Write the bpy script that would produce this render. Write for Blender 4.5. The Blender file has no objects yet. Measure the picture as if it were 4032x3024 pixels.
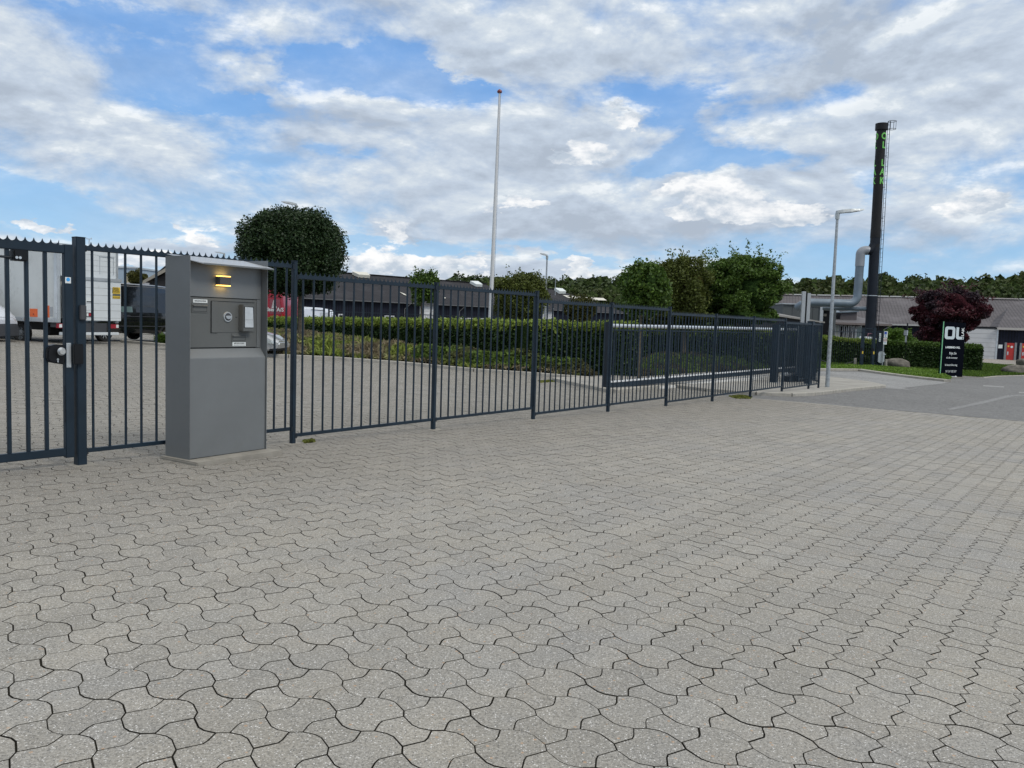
import bpy, bmesh, math, random
import numpy as np
from mathutils import Vector, Matrix
random.seed(7); rng = np.random.default_rng(11)
S = bpy.context.scene; COL = S.collection
# ------------------------------------------------------------------ camera
PITCH, ROLL, FPX, H = math.radians(4.34), math.radians(1.787), 3270.0, 1.6
CXP, CYP = 2016.0, 1512.0
fwd = np.array([0, math.cos(PITCH), -math.sin(PITCH)]); upv = np.array([0, math.sin(PITCH), math.cos(PITCH)])
rx = np.array([1., 0, 0])*math.cos(ROLL)+upv*math.sin(ROLL); ux = -np.array([1., 0, 0])*math.sin(ROLL)+upv*math.cos(ROLL)
cam = bpy.data.objects.new('camera', bpy.data.cameras.new('camera')); COL.objects.link(cam); S.camera = cam
cam.matrix_world = Matrix(((rx[0], ux[0], -fwd[0], 0), (rx[1], ux[1], -fwd[1], 0), (rx[2], ux[2], -fwd[2], H), (0, 0, 0, 1)))
cam.data.sensor_width = 36; cam.data.lens = 36*FPX/4032; cam.data.clip_start = .1; cam.data.clip_end = 6000
# ------------------------------------------------------------------ light and sky
SUN_EL, SUN_AZ = math.radians(47), math.radians(128)      # azimuth from +Y (view direction) towards +X
S.view_settings.view_transform = 'Standard'; S.view_settings.look = 'None'; S.view_settings.exposure = 0.0; S.view_settings.gamma = 1
sl = bpy.data.lights.new('sun', 'SUN'); sl.energy = 1.5; sl.angle = math.radians(16); sl.color = (1, .94, .85)
so = bpy.data.objects.new('sun', sl); COL.objects.link(so)
sd = Vector((math.sin(SUN_AZ)*math.cos(SUN_EL), math.cos(SUN_AZ)*math.cos(SUN_EL), math.sin(SUN_EL)))
so.rotation_euler = sd.to_track_quat('Z', 'Y').to_euler()
W = bpy.data.worlds.new('World'); S.world = W; W.use_nodes = True

class NT:
    def __init__(s, tree):
        s.t = tree; s.n = tree.nodes; s.l = tree.links
    def new(s, t, **k):
        n = s.n.new(t)
        for a, b in k.items(): setattr(n, a, b)
        return n
    def put(s, sock, v):
        if v is None: return
        if hasattr(v, 'is_output') or isinstance(v, bpy.types.NodeSocket): s.l.new(v, sock)
        else: sock.default_value = v
    def m(s, op, a, b=None, c=None, clamp=False):
        n = s.new('ShaderNodeMath', operation=op, use_clamp=clamp)
        for i, v in enumerate((a, b, c)): s.put(n.inputs[i], v)
        return n.outputs[0]
    def vm(s, op, a, b=None):
        n = s.new('ShaderNodeVectorMath', operation=op); s.put(n.inputs[0], a); s.put(n.inputs[1], b)
        return n.outputs[0]
    def comb(s, x, y, z=0.0):
        n = s.new('ShaderNodeCombineXYZ'); s.put(n.inputs[0], x); s.put(n.inputs[1], y); s.put(n.inputs[2], z); return n.outputs[0]
    def noise(s, vec, scale, detail=4, rough=.5, dist=0, dims='3D'):
        n = s.new('ShaderNodeTexNoise', noise_dimensions=dims); s.put(n.inputs['Vector'], vec)
        n.inputs['Scale'].default_value = scale; n.inputs['Detail'].default_value = detail
        n.inputs['Roughness'].default_value = rough; n.inputs['Distortion'].default_value = dist
        return n.outputs['Fac']
    def mr(s, v, a, b, c=0.0, d=1.0, smooth=True):
        n = s.new('ShaderNodeMapRange', interpolation_type='SMOOTHSTEP' if smooth else 'LINEAR')
        s.put(n.inputs[0], v)
        for i, q in enumerate((a, b, c, d)): s.put(n.inputs[1+i], q)
        return n.outputs[0]
    def mix(s, f, a, b, mode='MIX'):
        n = s.new('ShaderNodeMix', data_type='RGBA', blend_type=mode)
        s.put(n.inputs[0], f); s.put(n.inputs[6], a if not isinstance(a, tuple) else (*a, 1)[:4]); s.put(n.inputs[7], b if not isinstance(b, tuple) else (*b, 1)[:4])
        return n.outputs[2]

def make_sky():
    t = NT(W.node_tree)
    for n in list(t.n): t.n.remove(n)
    sky = t.new('ShaderNodeTexSky', sky_type='NISHITA', sun_disc=False, sun_elevation=SUN_EL, sun_rotation=SUN_AZ, altitude=30)
    sky.air_density = 1.0; sky.dust_density = .6; sky.ozone_density = 2.2
    tc = t.new('ShaderNodeTexCoord'); sep = t.new('ShaderNodeSeparateXYZ'); t.l.new(tc.outputs['Generated'], sep.inputs[0])
    x, y, z = sep.outputs
    a = t.m('ARCTAN2', x, y); e = t.m('ARCSINE', z)
    ea = t.m('ABSOLUTE', e)
    # cloud layer coordinates: features get flatter near the horizon
    el = t.m('POWER', t.m('ADD', ea, .02), .8)
    p = t.comb(t.m('MULTIPLY', a, 5.2), t.m('MULTIPLY', el, 10.5), 1.7)
    p2 = t.comb(t.m('MULTIPLY', a, 5.2), t.m('MULTIPLY', t.m('ADD', el, .014), 10.5), 1.7)
    n1 = t.noise(p, 1.0, 12, .60, .15); n1b = t.noise(p2, 1.0, 12, .60, .15)
    n2 = t.noise(p, .40, 3, .5); n3 = t.noise(p, 2.4, 7, .58, .1)
    wv = t.new('ShaderNodeTexNoise'); t.l.new(p, wv.inputs['Vector']); wv.inputs['Scale'].default_value = 1.5; wv.inputs['Detail'].default_value = 6; wv.inputs['Roughness'].default_value = .62
    wc = t.vm('MULTIPLY', t.vm('SUBTRACT', wv.outputs['Color'], (.5, .5, .5)), (.26, .085, 0)); ae = t.vm('ADD', t.comb(a, e), wc)
    def pix(px, py):
        d = rx*(px-CXP)/FPX - ux*(py-CYP)/FPX + fwd; d = d/np.linalg.norm(d)
        return math.atan2(d[0], d[1]), math.asin(d[2])
    def blob(px, py, wx, wy, rot=0):
        ax, ey = pix(px*1.8228, py*1.8228)
        mp = t.new('ShaderNodeMapping', vector_type='TEXTURE')
        mp.inputs['Location'].default_value = (ax, ey, 0); mp.inputs['Rotation'].default_value = (0, 0, math.radians(rot))
        mp.inputs['Scale'].default_value = (wx*1.8228/FPX, wy*1.8228/FPX, 1)
        t.l.new(ae, mp.inputs[0])
        ln = t.new('ShaderNodeVectorMath', operation='LENGTH'); t.l.new(mp.outputs[0], ln.inputs[0])
        return t.mr(ln.outputs['Value'], 1.0, 0.0)
    cov = t.m('ADD', t.m('MULTIPLY', n1, 1.0), t.m('MULTIPLY', t.m('SUBTRACT', n2, .5), .35))
    cov = t.m('ADD', cov, t.m('MULTIPLY', t.m('SUBTRACT', n3, .5), .18))
    # breaks in the cloud
    for b, w in (((760, 155, 300, 75, -8), .42), ((950, 180, 230, 60, -8), .2), ((640, 195, 150, 60, -20), .22), ((460, 212, 120, 40, -10), .3), ((60, 430, 260, 60, -6), .34), ((330, 500, 330, 28, -3), .22),
                 ((1610, 335, 240, 55, 0), .38), ((1330, 215, 260, 70, -6), .18), ((1480, 250, 200, 90, -50), .15), ((1790, 235, 240, 50, 5), .2), ((1850, 410, 90, 80, 0), .16),
                 ((860, 540, 330, 24, 0), .3), ((1280, 565, 300, 20, 0), .26), ((1760, 575, 300, 22, 0), .26), ((260, 25, 280, 40, 5), .16), ((720, 320, 100, 22, 0), .15)):
        cov = t.m('SUBTRACT', cov, t.m('MULTIPLY', blob(*b), w))
    for b, w in (((1570, 440, 230, 90, 0), .30), ((2110, 450, 110, 60, 0), .2), ((860, 500, 110, 70, 0), .3), ((1010, 580, 320, 26, 0), .25), ((250, 540, 380, 28, 0), .2), ((1300, 330, 110, 42, 0), .25),
                 ((1320, 250, 100, 35, 0), .2), ((1050, 165, 110, 30, -15), .25), ((1980, 180, 420, 200, 0), .22), ((150, 230, 420, 130, -8), .2), ((430, 515, 70, 35, 0), .25), ((1180, 110, 500, 60, -5), .15)):
        cov = t.m('ADD', cov, t.m('MULTIPLY', blob(*b), w))
    cov = t.m('ADD', cov, .035)
    mask = t.m('MAXIMUM', t.mr(cov, .30, .62), t.mr(t.noise(p, .7, 8, .6), .30, .75, .10, .45))
    thick = t.mr(cov, .50, .80)
    relief = t.m('MULTIPLY', t.m('SUBTRACT', n1, n1b), 4.5)
    white = t.m('ADD', t.m('MULTIPLY', t.m('SUBTRACT', n3, .5), .8), t.m('ADD', relief, .50))
    for b, w in (((1585, 415, 120, 60, 0), .75), ((1570, 400, 60, 30, 0), .5), ((2115, 450, 75, 45, 0), .7), ((870, 480, 75, 60, 0), .4), ((880, 568, 160, 20, 0), .8), ((1295, 325, 85, 30, 0), .5), ((1325, 245, 75, 28, 0), .55), ((440, 505, 55, 26, 0), .5),
                 ((560, 165, 170, 40, -20), .35), ((90, 235, 110, 50, -10), .4), ((1850, 370, 90, 40, 0), .4), ((2150, 320, 260, 110, 0), .3), ((1100, 60, 400, 50, 0), .15), ((300, 570, 260, 24, 0), .4), ((2000, 40, 260, 40, 30), .25)):
        white = t.m('ADD', white, t.m('MULTIPLY', blob(*b), w))
    for b, w in (((620, 295, 130, 50, 0), .5), ((1520, 490, 240, 60, 0), .4), ((1760, 130, 330, 120, 30), .38), ((1180, 290, 160, 60, 0), .4), ((350, 330, 360, 70, 0), .12), ((1250, 470, 200, 70, 0), .3), ((1900, 560, 260, 30, 10), .3), ((900, 520, 60, 30, 0), .2)):
        white = t.m('SUBTRACT', white, t.m('MULTIPLY', blob(*b), w))
    white = t.m('ADD', white, 0, clamp=True)
    shade = t.m('SUBTRACT', white, t.m('MULTIPLY', thick, .15), clamp=True)
    cr = t.new('ShaderNodeValToRGB'); t.l.new(shade, cr.inputs[0])
    E_ = cr.color_ramp.elements; E_[0].position = 0.0; E_[0].color = (4.4, 5.1, 6.1, 1); E_[1].position = 1.0; E_[1].color = (9.2, 9.6, 9.9, 1)
    m1 = cr.color_ramp.elements.new(.45); m1.color = (5.6, 6.45, 7.6, 1); m2 = cr.color_ramp.elements.new(.75); m2.color = (6.9, 7.6, 8.3, 1)
    blue = t.mix(t.mr(e, 0.0, .30), (3.6, 6.6, 9.6), (1.2, 3.8, 8.7))
    clear = t.mix(.8, sky.outputs[0], blue)
    # the veil of thin cloud high overhead is brighter than the strip near the ground
    up = t.mr(e, .38, 1.0, 1.0, 1.5)
    c = t.mix(mask, clear, cr.outputs[0]); c = t.mix(t.mr(e, .36, .75, 0, .85), c, (7.9, 7.9, 7.7))
    # low cumulus heaps with crisp tops
    q = t.comb(t.m('MULTIPLY', a, 13.0), t.m('MULTIPLY', e, 24.0), 4.2); q2 = t.comb(t.m('MULTIPLY', a, 13.0), t.m('MULTIPLY', t.m('ADD', e, .010), 24.0), 4.2)
    k1 = t.noise(q, 1.0, 10, .60, .1); k2 = t.noise(q2, 1.0, 10, .60, .1); heap = 0.0
    for b in ((1570, 425, 170, 80, 0), (1480, 445, 110, 55, 0), (1700, 470, 150, 45, 0), (2115, 450, 110, 62, 0), (880, 572, 210, 34, 0), (1010, 588, 130, 24, 0), (865, 500, 95, 62, 0), (435, 512, 62, 36, 0), (310, 578, 210, 30, 0), (1292, 328, 110, 46, 0), (1330, 250, 100, 38, 0), (1262, 575, 70, 22, 0), (1110, 440, 90, 36, 0), (40, 470, 90, 26, 0)):
        heap = t.m('ADD', heap, blob(*b))
    cm = t.mr(t.m('ADD', t.m('MULTIPLY', t.m('MINIMUM', heap, 1.0), .75), t.m('MULTIPLY', t.m('SUBTRACT', k1, .5), 1.3)), .34, .50)
    kc = t.m('ADD', t.m('MULTIPLY', t.m('SUBTRACT', k1, k2), 5.5), t.m('ADD', .46, t.m('MULTIPLY', t.m('SUBTRACT', k1, .5), .5)), clamp=True)
    c = t.mix(t.m('MULTIPLY', cm, .88), c, t.mix(kc, (5.2, 6.0, 7.0), (10.2, 10.2, 10.2)))
    c2 = t.new('ShaderNodeVectorMath', operation='SCALE'); t.l.new(c, c2.inputs[0]); t.l.new(up, c2.inputs['Scale'])
    below = t.mr(e, -.02, -.005)
    c3 = t.mix(below, (1.6, 1.7, 1.8), c2.outputs[0])
    bg = t.new('ShaderNodeBackground'); bg.inputs['Strength'].default_value = .1; t.l.new(c3, bg.inputs[0])
    out = t.new('ShaderNodeOutputWorld'); t.l.new(bg.outputs[0], out.inputs[0])
make_sky()
# ------------------------------------------------------------------ terrain and picture-to-place helpers
FO = np.array([-4.376, 8.378]); FD = np.array([math.sin(.6353), math.cos(.6353)]); FN = np.array([-FD[1], FD[0]])
def sst(t): t = np.clip(t, 0, 1); return t*t*(3-2*t)
def zg(X, Y):
    X = np.asarray(X, float); Y = np.asarray(Y, float)
    p = -.019*X-.00996*Y
    p = np.where(p < -.4, -.4-.9*(1-np.exp(-np.maximum(-.4-p, 0)/.9)), p)
    p = np.where(p > .3, .3, p)
    d = FN[0]*(X-FO[0])+FN[1]*(Y-FO[1])
    return p+.35*sst(d/22)
def ray(px, py): return rx*(px-CXP)/FPX - ux*(py-CYP)/FPX + fwd
def G(px, py, off=0.0):
    d = ray(px, py); t = 5.0
    lo, hi = 1.0, 400.0
    f = lambda t: H+t*d[2]-(float(zg(t*d[0], t*d[1]))+off)
    for i in range(60):
        m = (lo+hi)/2
        if f(m) > 0: lo = m
        else: hi = m
    return np.array([lo*d[0], lo*d[1], H+lo*d[2]])
def AT(px, py, Y):
    d = ray(px, py); t = Y/d[1]; return np.array([t*d[0], Y, H+t*d[2]])
def PR(X, Y, Z):
    v = np.stack([np.asarray(X, float), np.asarray(Y, float), np.asarray(Z, float)-H], -1)
    c = v@fwd; return CXP+FPX*(v@rx)/c, CYP-FPX*(v@ux)/c
# ------------------------------------------------------------------ materials
MATS = {}
def base(name):
    m = bpy.data.materials.new(name); m.use_nodes = True; t = NT(m.node_tree); b = t.n['Principled BSDF']; MATS[name] = m
    return m, t, b
def mat(name, col, rough=.5, metal=0, var=.12, scale=6, bump=0, bscale=60, spec=.5, dirt=None, emit=0, coat=0):
    m, t, b = base(name)
    tc = t.new('ShaderNodeTexCoord').outputs['Object']
    n = t.noise(tc, scale, 5, .6)
    f = t.mr(n, .3, .7, 1-var, 1+var, False)
    c = t.new('ShaderNodeVectorMath', operation='SCALE'); c.inputs[0].default_value = col; t.l.new(f, c.inputs['Scale'])
    cc = c.outputs[0]
    if dirt:
        cc = t.mix(t.mr(t.noise(tc, scale*2.3, 6, .7), .52, .75, 0, dirt[1]), cc, dirt[0])
    t.l.new(cc, b.inputs['Base Color'])
    rr = t.mr(t.noise(tc, scale*3, 4), .3, .7, max(0, rough-.08), min(1, rough+.08), False); t.l.new(rr, b.inputs['Roughness'])
    b.inputs['Metallic'].default_value = metal; b.inputs['Specular IOR Level'].default_value = spec; b.inputs['Coat Weight'].default_value = coat
    if bump:
        bn = t.new('ShaderNodeBump'); bn.inputs['Strength'].default_value = bump; bn.inputs['Distance'].default_value = .01
        t.l.new(t.noise(tc, bscale, 4), bn.inputs['Height']); t.l.new(bn.outputs[0], b.inputs['Normal'])
    if emit:
        b.inputs['Emission Color'].default_value = (*col, 1); b.inputs['Emission Strength'].default_value = emit
    return m
def leafmat(name, c0, c1, c2=None, rough=.55, trans=.25, patch=.8, lo=.45, hi=.62):
    m, t, b = base(name)
    g = t.new('ShaderNodeNewGeometry'); tc = t.new('ShaderNodeTexCoord').outputs['Object']
    r = g.outputs['Random Per Island']
    c = t.mix(r, c0, c1)
    if c2: c = t.mix(t.mr(t.noise(tc, patch, 4), lo, hi), c, c2)
    v = t.m('ADD', .72, t.m('MULTIPLY', t.m('FRACT', t.m('MULTIPLY', r, 7.31)), .6))
    s = t.new('ShaderNodeVectorMath', operation='SCALE'); t.l.new(c, s.inputs[0]); t.l.new(v, s.inputs['Scale'])
    t.l.new(s.outputs[0], b.inputs['Base Color']); b.inputs['Roughness'].default_value = rough; b.inputs['Specular IOR Level'].default_value = .3
    tr = t.new('ShaderNodeBsdfTranslucent'); t.l.new(s.outputs[0], tr.inputs[0])
    mx = t.new('ShaderNodeMixShader'); mx.inputs[0].default_value = trans
    t.l.new(b.outputs[0], mx.inputs[1]); t.l.new(tr.outputs[0], mx.inputs[2]); t.l.new(mx.outputs[0], t.n['Material Output'].inputs[0])
    return m
def stripes(name, col, col2, axis, period, duty=.12, rough=.6, extra=None, soft=.04):
    """corrugated sheet, boards or roof tiles: thin grooves every period metres along one object axis (0,1,2)"""
    m, t, b = base(name)
    tc = t.new('ShaderNodeTexCoord').outputs['Object']; sp = t.new('ShaderNodeSeparateXYZ'); t.l.new(tc, sp.inputs[0])
    def groove(ax, per, du):
        f = t.m('FRACT', t.m('DIVIDE', sp.outputs[ax], per)); d = t.m('ABSOLUTE', t.m('SUBTRACT', f, .5)); return t.mr(d, .5-du-soft, .5-du)
    g = groove(axis, period, duty)
    if extra: g = t.m('MAXIMUM', g, t.m('MULTIPLY', groove(*extra), .8))
    c = t.mix(g, col, col2)
    c = t.mix(t.mr(t.noise(tc, 1.1, 5, .65), .5, .72, 0, .35), c, tuple(k*.7 for k in col))
    c = t.mix(t.mr(t.noise(tc, .35, 5, .7), .50, .66, 0, .5), c, tuple(k*1.5+.006 for k in col))
    t.l.new(c, b.inputs['Base Color']); b.inputs['Roughness'].default_value = rough; b.inputs['Specular IOR Level'].default_value = .2
    bn = t.new('ShaderNodeBump', invert=True); bn.inputs['Strength'].default_value = .6; bn.inputs['Distance'].default_value = .02
    t.l.new(g, bn.inputs['Height']); t.l.new(bn.outputs[0], b.inputs['Normal'])
    return m
def paving(name, island=True, col=(.268, .256, .229)):
    m, t, b = base(name)
    tc = t.new('ShaderNodeTexCoord').outputs['Object']
    big = t.noise(tc, .35, 4, .6); mid = t.noise(tc, 2.2, 5, .6); fine = t.noise(tc, 90, 3, .7)
    c = t.mix(t.mr(big, .38, .64), col, (col[0]*.93, col[1]*.95, col[2]*1.0))
    c = t.mix(t.mr(mid, .35, .7, 0, .5), c, (col[0]*1.1, col[1]*1.06, col[2]*1.0))
    c = t.mix(t.mr(t.noise(tc, .9, 5, .7), .60, .78, 0, .45), c, (.205, .17, .13))
    c = t.mix(t.mr(t.noise(tc, .16, 3, .5), .52, .70, 0, .3), c, (.20, .187, .16))
    # trodden dirt along the fence line and round the cabinet, and worn tracks
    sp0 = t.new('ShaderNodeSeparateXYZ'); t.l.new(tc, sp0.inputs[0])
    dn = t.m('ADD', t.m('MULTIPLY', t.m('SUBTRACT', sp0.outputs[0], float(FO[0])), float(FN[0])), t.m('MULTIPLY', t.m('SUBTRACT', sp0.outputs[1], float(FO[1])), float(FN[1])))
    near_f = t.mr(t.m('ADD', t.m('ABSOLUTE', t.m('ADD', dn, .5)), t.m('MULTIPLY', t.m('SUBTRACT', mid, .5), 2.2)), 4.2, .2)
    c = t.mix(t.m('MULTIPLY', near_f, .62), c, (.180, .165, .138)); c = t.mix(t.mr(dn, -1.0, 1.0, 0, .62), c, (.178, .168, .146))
    tr_ = t.mr(t.noise(t.comb(t.m('MULTIPLY', dn, 1.1), t.m('MULTIPLY', sp0.outputs[1], .06)), 1.0, 4, .6), .50, .66, 0, .35); c = t.mix(tr_, c, (col[0]*.80, col[1]*.79, col[2]*.77))
    if island:
        g = t.new('ShaderNodeNewGeometry'); r = g.outputs['Random Per Island']
        s = t.new('ShaderNodeVectorMath', operation='SCALE'); t.l.new(c, s.inputs[0]); t.l.new(t.mr(r, 0, 1, .93, 1.06, False), s.inputs['Scale']); c = s.outputs[0]
    f = t.mr(fine, .3, .7, .62, 1.38, False)
    s = t.new('ShaderNodeVectorMath', operation='SCALE'); t.l.new(c, s.inputs[0]); t.l.new(f, s.inputs['Scale']); c = s.outputs[0]
    def specks(scale, thr, colr, fac):
        v = t.new('ShaderNodeTexVoronoi', feature='F1'); v.inputs['Scale'].default_value = scale; t.l.new(tc, v.inputs['Vector'])
        sp = t.new('ShaderNodeSeparateColor'); t.l.new(v.outputs['Color'], sp.inputs[0])
        k = t.m('MULTIPLY', t.m('GREATER_THAN', sp.outputs[0], thr), t.m('LESS_THAN', v.outputs['Distance'], .42))
        return t.mix(t.m('MULTIPLY', k, fac), c, colr)
    c = specks(125, .925, (.62, .61, .59), .9); c = specks(190, .82, (.52, .51, .49), .7); c = specks(120, .80, (.085, .085, .085), .65); c = specks(60, .983, (.42, .27, .16), .6)
    t.l.new(c, b.inputs['Base Color']); b.inputs['Roughness'].default_value = .85; b.inputs['Specular IOR Level'].default_value = .25
    bn = t.new('ShaderNodeBump'); bn.inputs['Strength'].default_value = .5; bn.inputs['Distance'].default_value = .003
    t.l.new(fine, bn.inputs['Height']); t.l.new(bn.outputs[0], b.inputs['Normal'])
    return m
def asphalt(name, col, sp=.75):
    m, t, b = base(name)
    tc = t.new('ShaderNodeTexCoord').outputs['Object']
    c = t.mix(t.mr(t.noise(tc, .30, 6, .7), .42, .60), col, tuple(k*.70 for k in col)); c = t.mix(t.mr(t.noise(tc, 1.4, 6, .75), .48, .66, 0, .6), c, tuple(k*1.3 for k in col))
    c = t.mix(t.mr(t.noise(tc, 4, 6, .85), .42, .58, 0, .8), c, tuple(k*.58 for k in col)); c = t.mix(t.mr(t.noise(tc, 9, 6, .85), .50, .60, 0, .7), c, tuple(k*1.55 for k in col)); c = t.mix(t.mr(t.noise(tc, 14, 6, .8), .40, .66, 0, .9), c, tuple(k*1.5 for k in col))
    c = t.mix(t.mr(t.noise(tc, 60, 3, .8), .55, .7, 0, sp), c, tuple(k*.5 for k in col))
    c = t.mix(t.mr(t.noise(tc, 45, 2, .8), .6, .72, 0, sp), c, tuple(k*1.9 for k in col))
    t.l.new(c, b.inputs['Base Color']); b.inputs['Roughness'].default_value = .9; b.inputs['Specular IOR Level'].default_value = .2
    return m
def galv(name, col=(.36, .39, .41)):
    m, t, b = base(name); tc = t.new('ShaderNodeTexCoord').outputs['Object']
    v = t.new('ShaderNodeTexVoronoi'); v.inputs['Scale'].default_value = 18; t.l.new(tc, v.inputs[0])
    sp = t.new('ShaderNodeSeparateColor'); t.l.new(v.outputs['Color'], sp.inputs[0])
    c = t.mix(sp.outputs[0], tuple(k*.82 for k in col), tuple(k*1.18 for k in col)); c = t.mix(t.mr(t.noise(tc, 2, 4), .45, .7, 0, .4), c, tuple(k*.7 for k in col))
    t.l.new(c, b.inputs['Base Color']); b.inputs['Metallic'].default_value = .45; b.inputs['Roughness'].default_value = .48
    return m
steel = mat('steel_paint', (.010, .022, .036), .45, 0, .25, 2.5, .06, 120, spec=.35)
steel2 = mat('steel_paint_dark', (.009, .016, .024), .45, 0, .25, 2.5, spec=.35)
silver = mat('brushed_silver', (.62, .65, .67), .3, .6, .1, 3)
alu = mat('aluminium', (.52, .55, .57), .35, .55, .1, 3)
gal = galv('galvanised')
galpipe = mat('duct_metal', (.15, .19, .23), .45, .25, .18, 1.2, dirt=((.14, .16, .17), .5))
cabm = mat('cabinet_paint', (.172, .184, .190), .40, .2, .08, 1.1, .05, 400, dirt=((.15, .155, .15), .25))
cabd = mat('cabinet_panel_paint', (.108, .114, .112), .5, .05, .05, 2, .04, 400)
black = mat('black_plastic', (.006, .007, .009), .45, 0, .2, 8, spec=.3)
rubber = mat('rubber', (.012, .012, .013), .8, 0, .3, 10)
white = mat('white_paint', (.62, .66, .68), .4, 0, .05, 2, dirt=((.42, .44, .44), .35))
whitep = mat('white_van_paint', (.66, .70, .76), .3, 0, .04, 2, coat=.5)
offw = mat('truck_side_panel', (.56, .58, .57), .5, 0, .05, 1.3, dirt=((.34, .35, .34), .5))
concrete = mat('concrete', (.26, .245, .215), .9, 0, .18, 3, .3, 80, .2, dirt=((.17, .16, .13), .6))
kerbm = mat('kerb_granite', (.34, .325, .29), .85, 0, .2, 5, .3, 90, .2, dirt=((.20, .19, .16), .6))
slabm = mat('slab_concrete', (.31, .30, .275), .9, 0, .15, 1.2, .3, 60, .2, dirt=((.2, .19, .17), .5))
bark = mat('bark', (.115, .10, .075), .9, 0, .35, 12, .8, 30, .1)
stone = mat('boulder', (.135, .125, .108), .9, 0, .4, 4, .9, 14, .2, dirt=((.26, .25, .22), .6))
vanblk = mat('black_van_paint', (.006, .007, .009), .16, 0, .1, 2, coat=1)
glassd = mat('dark_glass', (.012, .014, .016), .06, 0, .1, 2, spec=.8)
glasst = mat('tinted_glass', (.10, .15, .15), .1, 0, .1, 2, spec=.8)
red = mat('red_paint', (.33, .018, .035), .3, 0, .08, 2, coat=.6)
reddoor = mat('red_door', (.42, .025, .02), .5, 0, .08, 2)
greyd = mat('grey_plastic', (.05, .053, .06), .5, 0, .1, 4)
orange = mat('orange_plate', (.72, .13, .025), .5)
amber = mat('amber_lens', (.65, .25, .03), .3)
yellow = mat('warning_yellow', (.72, .50, .05), .5)
blackp = mat('print_black', (.015, .016, .02), .5)
whitel = mat('print_white', (.70, .74, .74), .5, var=.03)
greenl = mat('print_green', (.16, .52, .10), .5)
mint = mat('mint_edge', (.22, .56, .30), .45)
bluel = mat('sticker_blue', (.05, .35, .75), .4)
lampoff = mat('lamp_housing', (.40, .43, .44), .4, .3)
lampglow = mat('lamp_glow', (1, .62, .14), .4, emit=2.6)
signblk = mat('sign_black', (.003, .004, .008), .5, 0, .1, 2, spec=.02)
chimm = mat('chimney_paint', (.013, .017, .025), .5, 0, .3, .8, spec=.2, dirt=((.03, .03, .032), .4))
chimt = mat('chimney_upper_paint', (.017, .017, .018), .5, 0, .3, .8, spec=.2, dirt=((.035, .034, .033), .4))
roofm = stripes('fibre_roof', (.030, .029, .033), (.016, .016, .019), 0, .18, .2, .8, extra=(1, 1.25, .05))
roofr = stripes('tile_roof', (.105, .098, .104), (.078, .073, .078), 0, .38, .16, .75, extra=(1, .9, .06))
clad = stripes('dark_cladding', (.007, .009, .020), (.003, .004, .008), 0, .30, .22, .6)
clad2 = stripes('navy_cladding', (.006, .008, .019), (.003, .004, .009), 0, .3, .2, .6)
annex = stripes('grey_cladding', (.085, .095, .098), (.05, .056, .06), 0, .9, .02, .5)
brickd = stripes('dark_brick', (.040, .036, .040), (.022, .02, .024), 2, .08, .1, .8)
doorw = stripes('sectional_door', (.50, .51, .52), (.28, .29, .30), 2, .52, .02, .5)
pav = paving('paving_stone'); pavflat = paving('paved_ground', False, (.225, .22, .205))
rim_ = mat('joint_edge', (.035, .032, .027), .95, 0, .6, 2.5, dirt=((.085, .08, .068), .8), spec=.05)
joint = mat('joint_sand', (.020, .018, .014), .95, 0, .5, 3, dirt=((.05, .06, .02), .5), spec=.05)
asph = asphalt('asphalt_coarse', (.148, .148, .146)); asph2 = asphalt('asphalt_smooth', (.225, .226, .224), .3)
grass = leafmat('grass_blades', (.045, .095, .010), (.10, .16, .02), None, .7, .3)
lawnm = mat('lawn_soil', (.050, .082, .016), .95, 0, .35, 5, .5, 60, .1)
soil = mat('soil', (.03, .028, .02), .95, 0, .4, 6)
lf_dark = leafmat('leaf_dark', (.014, .032, .013), (.034, .062, .019), None, .5, .15)
lf_mid = leafmat('leaf_mid', (.040, .084, .014), (.100, .165, .028), None, .5, .25)
lf_olive = leafmat('leaf_olive', (.040, .046, .010), (.085, .085, .018), None, .6, .25)
lf_brown = leafmat('leaf_bronze', (.054, .070, .014), (.108, .134, .026), None, .6, .25)
lf_bright = leafmat('leaf_bright', (.055, .115, .014), (.11, .19, .028), None, .5, .3)
lf_moss = leafmat('leaf_moss', (.11, .13, .02), (.17, .18, .04), None, .7, .2)
lf_verge = leafmat('leaf_verge', (.09, .17, .018), (.19, .30, .045), None, .5, .35)
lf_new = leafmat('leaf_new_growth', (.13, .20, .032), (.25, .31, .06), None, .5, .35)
lf_hedge = leafmat('leaf_hedge', (.019, .043, .011), (.044, .082, .018), None, .5, .2)
lf_red = leafmat('leaf_red', (.045, .012, .018), (.095, .018, .026), (.036, .022, .030), .5, .25, .6)
lf_bed = leafmat('leaf_groundcover', (.125, .175, .028), (.22, .26, .05), (.21, .175, .11), .7, .3, .55, .40, .54)
lf_bedg = leafmat('leaf_groundcover_edge', (.060, .105, .018), (.13, .19, .035), (.085, .075, .04), .7, .3, .7)
lf_wood = leafmat('leaf_wood', (.028, .048, .016), (.062, .090, .026), (.050, .064, .016), .6, .15, .05)
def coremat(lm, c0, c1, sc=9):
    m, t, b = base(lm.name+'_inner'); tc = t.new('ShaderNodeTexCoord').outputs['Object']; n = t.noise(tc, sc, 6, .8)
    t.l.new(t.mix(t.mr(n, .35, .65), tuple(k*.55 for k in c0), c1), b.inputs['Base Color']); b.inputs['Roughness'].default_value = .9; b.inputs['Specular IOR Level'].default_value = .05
    bn = t.new('ShaderNodeBump'); bn.inputs['Strength'].default_value = 1; bn.inputs['Distance'].default_value = .15; t.l.new(n, bn.inputs['Height']); t.l.new(bn.outputs[0], b.inputs['Normal']); return m
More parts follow.
